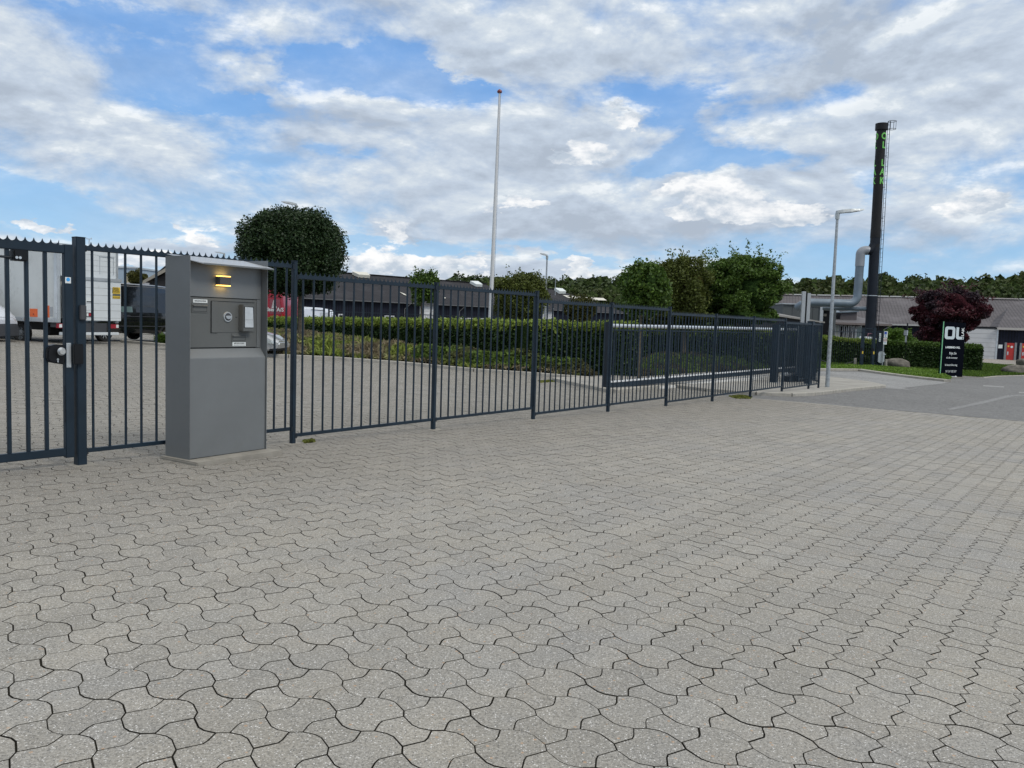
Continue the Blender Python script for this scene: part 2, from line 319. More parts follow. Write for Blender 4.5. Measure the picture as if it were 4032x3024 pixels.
lf_core = {m.name: coremat(m, a, b_, sc) for m, a, b_, sc in ((lf_dark, (.012, .026, .012), (.022, .04, .014), 9), (lf_mid, (.02, .045, .012), (.045, .085, .02), 7), (lf_olive, (.03, .035, .01), (.06, .06, .015), 7), (lf_brown, (.03, .032, .01), (.06, .062, .015), 7),
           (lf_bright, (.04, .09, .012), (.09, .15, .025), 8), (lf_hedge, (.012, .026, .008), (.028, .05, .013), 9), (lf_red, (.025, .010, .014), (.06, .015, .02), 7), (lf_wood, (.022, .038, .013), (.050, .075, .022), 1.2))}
# ------------------------------------------------------------------ mesh helpers
def rawmesh(name, V, F, mats, mi=None, smooth=False):
    me = bpy.data.meshes.new(name); V = np.asarray(V, np.float32)
    me.vertices.add(len(V)); me.vertices.foreach_set('co', V.ravel())
    if isinstance(F, np.ndarray):
        n, k = F.shape; lv = F.ravel(); ls = np.arange(n)*k; lt = np.full(n, k)
    else:
        lt = np.array([len(f) for f in F]); lv = np.concatenate([np.asarray(f) for f in F]); ls = np.concatenate([[0], np.cumsum(lt)[:-1]]); n = len(F)
    me.loops.add(len(lv)); me.loops.foreach_set('vertex_index', lv.astype(np.int32))
    me.polygons.add(n); me.polygons.foreach_set('loop_start', ls.astype(np.int32)); me.polygons.foreach_set('loop_total', lt.astype(np.int32))
    for m in mats: me.materials.append(m)
    if mi is not None: me.polygons.foreach_set('material_index', np.asarray(mi, np.int32))
    me.polygons.foreach_set('use_smooth', np.full(n, bool(smooth)))
    me.update(calc_edges=True); me.validate(); return me
def tag(o, label=None, cat=None, group=None, kind=None):
    if label: o['label'] = label
    if cat: o['category'] = cat
    if group: o['group'] = group
    if kind: o['kind'] = kind
    return o
def link(name, me, parent=None):
    o = bpy.data.objects.new(name, me); COL.objects.link(o); o.parent = parent; return o
def thing(name, loc, rz, label, cat, group=None):
    o = bpy.data.objects.new(name, None); COL.objects.link(o); o.empty_display_size = .3
    o.location = [float(v) for v in loc]; o.rotation_euler = (0, 0, rz); return tag(o, label, cat, group)
def dup(root, loc, rz, label, group=None):
    r = root.copy(); COL.objects.link(r); r.location = [float(v) for v in loc]; r.rotation_euler = (0, 0, rz); r['label'] = label
    if group: r['group'] = group
    def rec(src, dst):
        for ch in [c for c in bpy.data.objects if c.parent == src]:
            c = ch.copy(); COL.objects.link(c); c.parent = dst; rec(ch, c)
    rec(root, r); return r
class MB:
    def __init__(s): s.v = []; s.f = []; s.mi = []; s.g = []
    def add(s, vs, fs, mi=0):
        b = len(s.v); s.g.append((b, len(s.f))); s.v += [tuple(float(q) for q in p) for p in vs]; s.f += [tuple(i+b for i in f) for f in fs]; s.mi += [mi]*len(fs); return s
    def box(s, x0, x1, y0, y1, z0, z1, mi=0):
        v = [(x, y, z) for z in (z0, z1) for y in (y0, y1) for x in (x0, x1)]
        return s.add(v, [(0, 2, 3, 1), (4, 5, 7, 6), (0, 1, 5, 4), (2, 6, 7, 3), (0, 4, 6, 2), (1, 3, 7, 5)], mi)
    def cyl(s, p0, p1, r0, r1=None, n=12, caps=True, mi=0):
        r1 = r0 if r1 is None else r1; p0 = Vector([float(q) for q in p0]); p1 = Vector([float(q) for q in p1]); d = (p1-p0).normalized()
        a = d.orthogonal().normalized(); b = d.cross(a); vs = []
        for p, r in ((p0, r0), (p1, r1)):
            for i in range(n):
                t = 2*math.pi*i/n; vs.append(p+(a*math.cos(t)+b*math.sin(t))*r)
        fs = [(i, (i+1) % n, n+(i+1) % n, n+i) for i in range(n)]
        if caps: fs += [tuple(reversed(range(n))), tuple(range(n, 2*n))]
        return s.add(vs, fs, mi)
    def tube(s, pts, r, n=10, mi=0):
        pts = [Vector([float(q) for q in p]) for p in pts]; rs = r if isinstance(r, (list, tuple)) else [r]*len(pts); vs = []; ref = None
        for i, p in enumerate(pts):
            d = (pts[min(i+1, len(pts)-1)]-pts[max(i-1, 0)]).normalized()
            if ref is None: ref = d.orthogonal().normalized()
            a = (ref-d*ref.dot(d)).normalized(); ref = a; b = d.cross(a)
            vs += [p+(a*math.cos(2*math.pi*k/n)+b*math.sin(2*math.pi*k/n))*rs[i] for k in range(n)]
        fs = [(i*n+k, i*n+(k+1) % n, (i+1)*n+(k+1) % n, (i+1)*n+k) for i in range(len(pts)-1) for k in range(n)]
        fs += [tuple(reversed(range(n))), tuple(range((len(pts)-1)*n, len(pts)*n))]
        return s.add(vs, fs, mi)
    def prism(s, poly, a, b, axis=1, mi=0):
        """poly in the two other axes, extruded from a to b along axis"""
        def mk(p, w):
            q = list(p); q.insert(axis, w); return q
        n = len(poly); vs = [mk(p, a) for p in poly]+[mk(p, b) for p in poly]
        fs = [(i, (i+1) % n, n+(i+1) % n, n+i) for i in range(n)]+[tuple(reversed(range(n))), tuple(range(n, 2*n))]
        return s.add(vs, fs, mi)
    def quad(s, a, b, c, d, mi=0): return s.add([a, b, c, d], [(0, 1, 2, 3)], mi)
    def pieces(s, name, mats, parent=None, **k):
        ends = s.g[1:]+[(len(s.v), len(s.f))]; out = []
        for (v0, f0), (v1, f1) in zip(s.g, ends):
            m = MB(); m.add(s.v[v0:v1], [tuple(i-v0 for i in f) for f in s.f[f0:f1]]); m.mi = s.mi[f0:f1]; out.append(m.build(name, mats, parent, **k))
        return out
    def build(s, name, mats, parent=None, smooth=False, bevel=0, world=False, label=None, seg=2):
        mats = mats if isinstance(mats, (list, tuple)) else [mats]
        V = np.array(s.v, float)
        if world and parent is not None:
            L = np.array(parent.location); c, sn = math.cos(-parent.rotation_euler[2]), math.sin(-parent.rotation_euler[2]); V = V-L
            V = np.stack([V[:, 0]*c-V[:, 1]*sn, V[:, 0]*sn+V[:, 1]*c, V[:, 2]], -1)
        me = rawmesh(name, V, s.f, mats, s.mi, False)
        bm = bmesh.new(); bm.from_mesh(me); bmesh.ops.recalc_face_normals(bm, faces=bm.faces)
        if bevel: bmesh.ops.bevel(bm, geom=[e for e in bm.edges if len(e.link_faces) == 2 and e.calc_face_angle(0) > .6], offset=bevel, segments=seg, affect='EDGES', clamp_overlap=True)
        for f in bm.faces: f.smooth = smooth
        if smooth:
            for e in bm.edges:
                if len(e.link_faces) == 2 and e.calc_face_angle(0) > .6: e.smooth = False
        bm.to_mesh(me); bm.free()
        o = link(name, me, parent)
        if label: o['label'] = label
        return o
def textmesh(txt, size, depth, m, name, parent, M, bold=0.0, sx=1.0, align='LEFT', bend=None, spacing=1.0):
    cu = bpy.data.curves.new(name, 'FONT'); cu.body = txt; cu.size = size; cu.extrude = depth/2; cu.align_x = align; cu.offset = bold; cu.space_character = spacing; cu.resolution_u = 3
    o = bpy.data.objects.new(name, cu); COL.objects.link(o); dg = bpy.context.evaluated_depsgraph_get(); me = bpy.data.meshes.new_from_object(o.evaluated_get(dg)); bpy.data.objects.remove(o)
    me.materials.clear(); me.materials.append(m)
    if bend:
        bm = bmesh.new(); bm.from_mesh(me); bmesh.ops.triangulate(bm, faces=bm.faces); bmesh.ops.subdivide_edges(bm, edges=[e for e in bm.edges if e.calc_length() > .06], cuts=4, use_grid_fill=True); bmesh.ops.triangulate(bm, faces=bm.faces); bm.to_mesh(me); bm.free()
    for v in me.vertices:
        p = Vector((v.co.x*sx, v.co.y, v.co.z))
        v.co = bend(p) if bend else p
    me.transform(M); me.name = name
    return link(name, me, parent)
def sheet(name, poly, off, m, cuts=5, kind='structure', parent=None):
    bm = bmesh.new(); f = bm.faces.new([bm.verts.new((float(x), float(y), 0)) for x, y in poly])
    f.normal_update(); bmesh.ops.triangulate(bm, faces=[f])
    if cuts: bmesh.ops.subdivide_edges(bm, edges=bm.edges, cuts=cuts, use_grid_fill=True)
    for v in bm.verts: v.co.z = float(zg(v.co.x, v.co.y))+off
    bmesh.ops.recalc_face_normals(bm, faces=bm.faces)
    if sum(f.normal.z for f in bm.faces) < 0: bmesh.ops.reverse_faces(bm, faces=bm.faces)
    me = bpy.data.meshes.new(name); bm.to_mesh(me); bm.free(); me.materials.append(m); o = link(name, me, parent)
    if kind: o['kind'] = kind
    return o
def densify(pts, step):
    out = []
    for a, b in zip(pts[:-1], pts[1:]):
        a = np.array(a[:2], float); b = np.array(b[:2], float); n = max(1, int(np.linalg.norm(b-a)/step))
        out += [a+(b-a)*i/n for i in range(n)]
    out.append(np.array(pts[-1][:2], float)); return out
def ribbon(name, pts, width, h, m, closed=False, off=0.0, bev=.015, kind='structure', gap=1.0):
    """kerb stones along a line: one mesh, a fine joint every gap metres"""
    P = densify(list(pts)+([pts[0]] if closed else []), gap); mb = MB()
    for a, b in zip(P[:-1], P[1:]):
        d = b-a; L = np.linalg.norm(d)
        if L < .05: continue
        d = d/L; n = np.array([-d[1], d[0]]); a2 = a+d*.004; b2 = b-d*.004
        c = [a2-n*width/2, b2-n*width/2, b2+n*width/2, a2+n*width/2]
        za, zb = float(zg(*a)), float(zg(*b)); zs = [za, zb, zb, za]
        top = [(q[0]+n[0]*bev*s1, q[1]+n[1]*bev*s1, z+off+h) for q, z, s1 in zip(c, zs, (1, 1, -1, -1))]
        mid = [(q[0], q[1], z+off+h-bev) for q, z in zip(c, zs)]; bot = [(q[0], q[1], z+off-.08) for q, z in zip(c, zs)]
        mb.add(bot+mid+top, [(8, 9, 10, 11)]+[(i, (i+1) % 4, 4+(i+1) % 4, 4+i) for i in range(4)]+[(4+i, 4+(i+1) % 4, 8+(i+1) % 4, 8+i) for i in range(4)])
    o = mb.build(name, m); o['kind'] = kind; return o
# ---- foliage
def leaves(P, size, up=.0, elong=1.6, nrm=None, r=None):
    r = r or rng; n = len(P); a = r.normal(size=(n, 3)); a[:, 2] = a[:, 2]*.8+up
    if nrm is not None: a = a+nrm*.3
    a /= np.linalg.norm(a, axis=1)[:, None]+1e-9
    b = r.normal(size=(n, 3)); 
    if nrm is not None: b = b-nrm*0
    b -= a*(a*b).sum(1)[:, None]; b /= np.linalg.norm(b, axis=1)[:, None]+1e-9
    s = size*r.uniform(.6, 1.4, n)[:, None]
    V = np.stack([P-a*s*elong*.5, P+b*s*.5, P+a*s*elong*.5, P-b*s*.5], 1).reshape(-1, 3)
    F = np.arange(n*4).reshape(n, 4); return V, F
def blob_core(c, rad, seed, amp=.18, seg=14):
    r = np.random.default_rng(seed); ph = r.uniform(0, 6.28, 6); V = []; F = []
    for i in range(seg+1):
        th = math.pi*i/seg
        for j in range(seg*2):
            a = 2*math.pi*j/(seg*2); k = 1+amp*(math.sin(3*a+ph[0])*math.sin(2*th+ph[1])+.6*math.sin(5*a+ph[2])*math.sin(4*th+ph[3]))
            V.append((c[0]+rad[0]*k*math.sin(th)*math.cos(a), c[1]+rad[1]*k*math.sin(th)*math.sin(a), c[2]+rad[2]*k*math.cos(th)))
    m = seg*2
    for i in range(seg):
        for j in range(m): F.append((i*m+j, i*m+(j+1) % m, (i+1)*m+(j+1) % m, (i+1)*m+j))
    return np.array(V), np.array(F)
def crown_pts(c, rad, nclump, n, cr, seed, boxy=2.0, shell=.55, zlo=-1, flat=1.0):
    r = np.random.default_rng(seed); d = r.normal(size=(nclump, 3)); d /= np.linalg.norm(d, axis=1)[:, None]
    k = (np.abs(d)**boxy).sum(1)**(1/boxy); d = d/k[:, None]
    d *= r.uniform(shell, 1.0, nclump)[:, None]; d[:, 2] = np.where(d[:, 2] < zlo, zlo, d[:, 2])
    cc = np.array(c)+d*np.array(rad)*(1-cr*.6)
    ci = r.integers(0, nclump, n); q = r.normal(size=(n, 3)); q /= np.linalg.norm(q, axis=1)[:, None]
    q *= r.uniform(.3, 1, n)[:, None]**.5
    R = min(rad)*cr*r.uniform(.6, 1.25, nclump)[ci][:, None]
    q[:, 2] *= flat
    return cc[ci]+q*R
def trunk(parent, h, r0, branches, seed, m=bark, lean=(0, 0)):
    r = random.Random(seed); mb = MB(); pts = [(lean[0]*k+r.uniform(-.03, .03)*(k > 0), lean[1]*k+r.uniform(-.03, .03)*(k > 0), -.15+(h+.15)*k) for k in (0, .15, .4, .7, 1)]
    mb.tube(pts, [r0*1.35, r0*1.05, r0*.9, r0*.7, r0*.45], 9)
    for b in branches:
        z0, az, ln, el, rr = b; p0 = Vector((lean[0]*z0/h, lean[1]*z0/h, z0)); d = Vector((math.cos(az)*math.cos(el), math.sin(az)*math.cos(el), math.sin(el)))
        p1 = p0+d*ln*.5+Vector((0, 0, ln*.06)); p2 = p0+d*ln+Vector((0, 0, ln*.2)); mb.tube([p0, p1, p2], [rr, rr*.7, rr*.3], 6)
    return mb.build('trunk', m, parent, smooth=True)
def tree(name, px, Y, label, cx, cy, wpx, hpx, lm, n, size, seed, cat='tree', clumps=60, cr=.35, boxy=2.0, shell=.5, core=.72, tr=.1, group=None, spray=0, depth=1.0, elong=1.6, base_off=0, corem=None, flat=1.0, trunkh=None, extra=()):
    """cx, cy, wpx, hpx: crown box in photo pixels, turned to metres at its own distance Y"""
    p = AT(px, cy, Y); zb = float(zg(p[0], Y))+base_off; t = thing(name, (p[0], Y, zb), 0, label, cat, group); k = Y/FPX
    c = AT(cx, cy, Y)-np.array([p[0], Y, zb]); rad = (wpx*k/2, wpx*k/2*depth, hpx*k/2)
    P = crown_pts(c, rad, clumps, n, cr, seed, boxy, shell, flat=flat)
    V, F = leaves(P, size, elong=elong); VV = [V]; FF = [F]; mi = [0]*len(F)
    for ex, ey, ew, eh, en, ec in extra:
        c_ = AT(ex, ey, Y)-np.array([p[0], Y, zb]); rd2 = (ew*k/2, ew*k/2*depth, eh*k/2); v, f = leaves(crown_pts(c_, rd2, ec, en, .4, seed+ex, boxy, .45, flat=flat), size, elong=elong); FF.append(f+sum(len(x) for x in VV)); VV.append(v); mi += [0]*len(f)
        v, f = blob_core(c_, [q*.6 for q in rd2], seed+1, .24, 14); FF.append(f+sum(len(x) for x in VV)); VV.append(v); mi += [1]*len(f)
    if spray:
        r = np.random.default_rng(seed+5)
        for i in range(spray):
            d = r.normal(size=3); d[2] = abs(d[2])+.5; d[1] *= .6; d /= np.linalg.norm(d); L = r.uniform(.9, 1.28); q0 = c+d*np.array(rad)*.6; q1 = c+d*np.array(rad)*L
            tt = r.uniform(0, 1, 60)[:, None]; Q = q0+(q1-q0)*tt+r.normal(size=(60, 3))*.09; v, f = leaves(Q, size*.9, r=r); FF.append(f+sum(len(x) for x in VV)); VV.append(v); mi += [0]*len(f)
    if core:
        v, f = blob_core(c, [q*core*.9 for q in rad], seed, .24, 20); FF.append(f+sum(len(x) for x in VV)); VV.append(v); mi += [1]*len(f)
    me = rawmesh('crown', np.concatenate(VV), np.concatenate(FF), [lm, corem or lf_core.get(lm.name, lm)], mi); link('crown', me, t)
    r = random.Random(seed); th = trunkh or max(c[2]+rad[2]*.3, .5)
    trunk(t, th, tr, [(max(.3, c[2]-rad[2]*.7)+i*rad[2]*.15, r.uniform(0, 6.28), rad[0]*r.uniform(.4, .6), r.uniform(.2, .6), tr*.4) for i in range(6)], seed)
    return t
PIX = lambda pts: [G(*p)[:2] for p in pts]
def inpoly(X, Y, poly):
    c = np.zeros(X.shape, bool); n = len(poly); j = n-1
    for i in range(n):
        xi, yi = poly[i]; xj, yj = poly[j]
        hit = ((yi > Y) != (yj > Y)) & (X < (xj-xi)*(Y-yi)/(yj-yi+1e-12)+xi); c ^= hit; j = i
    return c
# ================================================================== SETTING
def axis(*segs):
    out = [segs[0][0]]
    for a, b, st in segs: out += list(np.arange(a+st, b+st*.5, st))
    return np.array(out)
def ground():
    X = axis((-3000, -300, 450), (-300, -60, 20), (-60, 70, 1.5), (70, 310, 20), (310, 3010, 450)); Y = axis((-600, -60, 90), (-60, -4, 8), (-4, 130, 1.5), (130, 400, 18), (400, 4000, 400))
    x, y = np.meshgrid(X, Y); V = np.stack([x, y, zg(x, y)-.05], -1).reshape(-1, 3); nx = len(X)
    i = np.arange(len(Y)-1)[:, None]*nx+np.arange(nx-1)[None]; F = np.stack([i, i+1, i+nx+1, i+nx], -1).reshape(-1, 4)
    o = link('ground', rawmesh('ground', V, F, [pavflat])); o['kind'] = 'structure'
ground()
ISL = [(2182, 1500), (2414, 1548), (2640, 1524), (2780, 1541), (2975, 1556), (3111, 1561), (3201, 1557), (3352, 1539), (3480, 1526), (3409, 1510), (3274, 1493), (3100, 1480), (2800, 1474), (2343, 1492)]
isl = PIX(ISL)
ASP = [(2850, 1560), (2942, 1567), (3200, 1588), (4032, 1660), (4700, 1718), (5600, 1800), (6200, 1560), (4700, 1490), (4032, 1466), (3716, 1462), (3400, 1457), (3274, 1456), (3000, 1476), (2850, 1530)]
asp = PIX(ASP)
BEDK = [(1020, 1402), (1142, 1408), (1312, 1415), (1600, 1436), (1870, 1462), (2097, 1477), (2350, 1497)]
hedA, hedB = G(2495, 1489)[:2], G(2070, 1467)[:2]; hedC = AT(1100, 1240, 46)[:2]; hedD = AT(560, 1240, 54)[:2]
bedk = PIX(BEDK); bed = bedk+[hedB, hedC, hedD]
def pavers():
    o = G(1500+275/2.766, 2400+512/2.766)[:2]; u = np.array([.2725, .0345]); v = np.array([.0330, -.2942])
    A = [(0, -.085), (.306, -.220), (.350, -.30), (.405, -.5), (.595, -.5), (.77, -.430), (.87, -.340), (1, -.085)]; A = A+[(1-a, -b) for a, b in A]
    B = [(1, .085), (.694, .220), (.650, .30), (.595, .5), (.77, .57), (.87, .66), (1, .915), (1.306, .780), (1.350, .70), (1.405, .5), (1.23, .43), (1.13, .34)]
    def offset(P, d):
        n = len(P); out = []; ar = sum(P[i][0]*P[(i+1) % n][1]-P[(i+1) % n][0]*P[i][1] for i in range(n)); sg = 1 if ar > 0 else -1
        for i in range(n):
            a, b, c = P[i-1], P[i], P[(i+1) % n]; t1 = (b-a)/np.linalg.norm(b-a); t2 = (c-b)/np.linalg.norm(c-b); n1 = np.array([-t1[1], t1[0]])*sg; n2 = np.array([-t2[1], t2[0]])*sg
            m = n1+n2; m /= np.linalg.norm(m); out.append(b+m*d/max(.5, m@n1))
        return np.array(out)
    i, j = np.meshgrid(np.arange(-170, 200), np.arange(-180, 20)); i = i.ravel(); j = j.ravel()
    VV = []; FF = []; MI = []; nv = 0
    for poly in (A, B):
        P = np.array(poly); cen = P.mean(0) if poly is B else np.array([.5, 0])
        loc = P-cen; loc = loc[:, :1]*u+loc[:, 1:]*v
        C = o+(i+cen[0])[:, None]*u+(j+cen[1])[:, None]*v
        px, py = PR(C[:, 0], np.maximum(C[:, 1], .3), zg(C[:, 0], C[:, 1]))
        keep = ((C[:, 1] > 1.6) & (C[:, 1] < 44) & (px > -1300) & (px < 5400)) | ((C[:, 1] > -.8) & (C[:, 1] < 15) & (np.abs(C[:, 0]) < 11))
        keep &= ~inpoly(C[:, 0], C[:, 1], asp) & ~inpoly(C[:, 0], C[:, 1], isl) & ~inpoly(C[:, 0], C[:, 1], bed)
        C = C[keep]; n = len(P)
        for near in (True, False):
            D = C[(C[:, 1] < 15) == near]
            if not len(D): continue
            m = len(D); jit = rng.normal(0, .0008, (m, 1, 2)); rot = rng.normal(0, .004, m)
            ca, sa = np.cos(rot)[:, None], np.sin(rot)[:, None]
            
            tilt = rng.normal(0, .004, (m, 2)); dz = rng.normal(0, .0006, (m, 1))
            rings = [(.0018, -.012), (.0018, -.0004), (.0034, 0)] if near else [(.0006, -.0003), (.0034, 0)]
            allv = []
            for k, off in rings:
                lo2 = offset(loc, k); L = np.stack([lo2[None, :, 0]*ca-lo2[None, :, 1]*sa, lo2[None, :, 0]*sa+lo2[None, :, 1]*ca], -1); Q = L+D[:, None]+jit; z = zg(Q[..., 0], Q[..., 1])+off+dz+(L*tilt[:, None]).sum(-1); allv.append(np.concatenate([Q, z[..., None]], -1))
            V = np.stack(allv, 1).reshape(-1, 3); R = len(rings); b = nv+np.arange(m)[:, None]*R*n
            top = b+(R-1)*n+np.arange(n)[None]
            FF += [r for r in top]; MI += [0]*len(top)
            for q in range(R-1):
                a = np.arange(n); a2 = (a+1) % n
                s = np.stack([b+q*n+a, b+q*n+a2, b+(q+1)*n+a2, b+(q+1)*n+a], -1).reshape(-1, 4); FF += [r for r in s]; MI += [1]*len(s)
            VV.append(V); nv += len(V)
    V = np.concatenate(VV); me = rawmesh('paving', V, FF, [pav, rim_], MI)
    o_ = link('paving', me); o_['kind'] = 'structure'
    if me.polygons[0].normal.z < 0: me.flip_normals()
pavers()
def bedsheet():
    X = np.arange(-34, 30, .6); Y = np.arange(-.7, 45, .6); x, y = np.meshgrid(X, Y); V = np.stack([x, y, zg(x, y)-.0045], -1).reshape(-1, 3); nx = len(X)
    i = np.arange(len(Y)-1)[:, None]*nx+np.arange(nx-1)[None]; F = np.stack([i, i+1, i+nx+1, i+nx], -1).reshape(-1, 4)
    o = link('joint_sand', rawmesh('joint_sand', V, F, [joint])); o['kind'] = 'structure'
bedsheet()
sheet('road', asp, .002, asph, 12)
sheet('driveway', PIX([(3200, 1462), (3400, 1467), (3600, 1489), (3735, 1506), (3708, 1511), (3550, 1528), (3585, 1535), (3480, 1528), (3409, 1511), (3274, 1494), (3200, 1488)]), .007, asph2, 5)
pale = asphalt('worn_line', (.20, .201, .20), .8); linem = asphalt('worn_marking', (.25, .25, .246), .7)
sheet('road_marking', PIX([(3871, 1517), (3953, 1522), (3953, 1526), (3871, 1521)]), .007, linem, 1)
sheet('road_marking', PIX([(3975, 1556), (4060, 1553), (4060, 1560), (3980, 1562)]), .007, pale, 1)
sheet('road_marking', PIX([(3972, 1556), (3985, 1562), (3880, 1588), (3745, 1616), (3728, 1611), (3860, 1582)]), .0075, pale, 2)
sheet('road_marking', PIX([(4010, 1543), (4060, 1545), (4060, 1550), (4012, 1548)]), .007, linem, 1)
ribbon('edge_strip', PIX([(2900, 1563), (2942, 1568), (3200, 1589), (3600, 1625), (4032, 1662), (4700, 1720)]), .09, .006, kerbm, bev=.003, gap=1.4)
# raised pavement island round the fence end and the gate foundation
sheet('pavement', isl, .10, slabm, 6)
ribbon('kerb', isl, .16, .105, kerbm, closed=True, gap=.95)
ribbon('kerb', [p+np.array([-.02, -.14]) for p in bedk]+[np.array(G(2440, 1503)[:2])], .20, .11, kerbm, gap=.95)
ribbon('kerb', PIX([(480, 1348), (567, 1356), (700, 1368), (860, 1384)]), .14, .10, kerbm, gap=.95)
sheet('planting_soil', bed, .03, soil, 5)
# verge with ground cover on the right, lawn behind it
VERGE = [(3200, 1458), (3274, 1458), (3382, 1459), (3500, 1476), (3620, 1490), (3731, 1502), (3745, 1490), (3700, 1472), (3610, 1462), (3480, 1450), (3274, 1446), (3200, 1446)]
verge = PIX(VERGE); sheet('verge', verge, .06, soil, 4)
ribbon('kerb', PIX([(3200, 1459), (3274, 1459), (3382, 1460), (3500, 1477), (3620, 1492), (3731, 1504)]), .40, .12, kerbm, gap=1.0)
LAWN = [(3220, 1447), (3480, 1451), (3610, 1463), (3700, 1473), (3790, 1482), (3867, 1487), (3927, 1481), (4032, 1478), (4500, 1495), (4500, 1452), (4032, 1441), (3960, 1440), (3870, 1432), (3700, 1436), (3480, 1430), (3220, 1428)]
lawn = PIX(LAWN); sheet('lawn', lawn, .05, lawnm, 6)
ribbon('kerb', PIX([(3716, 1475), (3790, 1484), (3867, 1489), (3927, 1483), (4032, 1480), (4500, 1497)]), .16, .05, kerbm, gap=1.0)
sheet('forecourt', PIX([(3860, 1431), (3960, 1439), (4032, 1440), (4700, 1458), (4700, 1405), (3700, 1400), (3760, 1425)]), .03, paving('forecourt_paving', False, (.38, .335, .30)), 4)
def scatter(poly, n, seed):
    r = np.random.default_rng(seed); P = np.array(poly); lo, hi = P.min(0), P.max(0); out = np.zeros((0, 2))
    while len(out) < n:
        q = r.uniform(lo, hi, (n*2, 2)); out = np.concatenate([out, q[inpoly(q[:, 0], q[:, 1], poly)]])
    return out[:n], r
def cover(name, poly, n, h, size, m, seed, label, cat, elong=2.4, up=1.2, edge=1.0, lump=.35, core=True, off=.03):
    Q, r = scatter(poly, n, seed); P = np.array(poly)
    def dist(Q):
        d = np.full(len(Q), 1e9)
        for a, b in zip(P, np.roll(P, -1, 0)):
            t = np.clip(((Q-a)@(b-a))/((b-a)@(b-a)+1e-9), 0, 1); d = np.minimum(d, np.linalg.norm(Q-a-t[:, None]*(b-a), axis=1))
        return d
    def hh(Q):
        l = np.sin(Q[:, 0]*1.9+1)*np.sin(Q[:, 1]*1.4)+.6*np.sin(Q[:, 0]*4.3+Q[:, 1]*3.1)
        return h*(.35+.65*sst(dist(Q)/edge))*(1+lump*.5*l)
    z = hh(Q)*r.uniform(.55, 1.08, n); V, F = leaves(np.column_stack([Q, zg(Q[:, 0], Q[:, 1])+off+z]), size, up=up, elong=elong, r=r); mi = np.zeros(len(F), int)
    if core:
        lo, hi = P.min(0), P.max(0); st = .3; X = np.arange(lo[0], hi[0], st); Y = np.arange(lo[1], hi[1], st); x, y = np.meshgrid(X, Y); q = np.column_stack([x.ravel(), y.ravel()]); ins = inpoly(q[:, 0], q[:, 1], poly)
        zz = zg(q[:, 0], q[:, 1])+off+hh(q)*.62; CV = np.column_stack([q, zz]); nx = len(X)
        i = (np.arange(len(Y)-1)[:, None]*nx+np.arange(nx-1)[None]).ravel(); CF = np.stack([i, i+1, i+nx+1, i+nx], -1); CF = CF[ins[CF].all(1)]
        V = np.concatenate([V, CV]); F = np.concatenate([F, CF+len(mi)*4]); mi = np.concatenate([mi, np.ones(len(CF), int)])
    o = link(name, rawmesh(name, V, F, [m, soil], mi)); return tag(o, label, cat, kind='stuff')
cover('ground_cover', [p for p in bedk]+[hedB+np.array([-.5, -.6]), hedC+np.array([-.3, -.7]), hedD+np.array([-.3, -.7])], 60000, .55, .075, lf_bed, 3, 'knee-high straggly green and brown ground cover in front of the clipped hedge', 'ground cover', 3.2, .9, 1.4, .3)
edge = [p+np.array([0, .05]) for p in bedk[3:]]+[bedk[-1]+np.array([-.2, .9]), bedk[-3]+np.array([-.5, 2.0]), bedk[3]+np.array([0, 1.6])]
cover('ground_cover', edge, 9000, .62, .07, lf_bedg, 5, 'darker green low shrubs at the kerb where the brown bed ends', 'ground cover', 2.2, .4, .4, .3)
cover('ground_cover', verge, 30000, .15, .075, lf_verge, 8, 'bright green leafy ground cover behind the pale kerb in front of the boulder', 'ground cover', 1.8, .7, .35, .4)
cover('lawn_grass', lawn, 60000, .05, .05, grass, 9, 'short mown lawn around the black sign and boulders', 'grass', 3.5, 1.6, .3, .1, core=False, off=.05)
for mp_, n_ in (([(2868, 1561), (2905, 1556), (2962, 1562), (2955, 1571), (2900, 1570)], 1500), ([(2120, 1500), (2180, 1497), (2185, 1504), (2125, 1508)], 700), ([(1195, 1738), (1235, 1733), (1240, 1741), (1200, 1746)], 260)):
    cover('moss', PIX(mp_), n_, .025, .035, lf_moss, n_, 'yellow-green moss patch growing on the paving beside the fence foot', 'moss', 1.6, .8, .3, .2, core=False, off=.0)
bed2 = [G(2520, 1494)[:2], G(2800, 1472)[:2], G(3100, 1462)[:2], AT(3190, 1400, 44)[:2], AT(2900, 1400, 42)[:2], AT(2500, 1400, 40)[:2]]
cover('ground_cover', bed2, 26000, .6, .085, lf_bedg, 10, 'green ground cover behind the sliding gate', 'ground cover', 2.4, .8, 1.0, .3, off=.02)
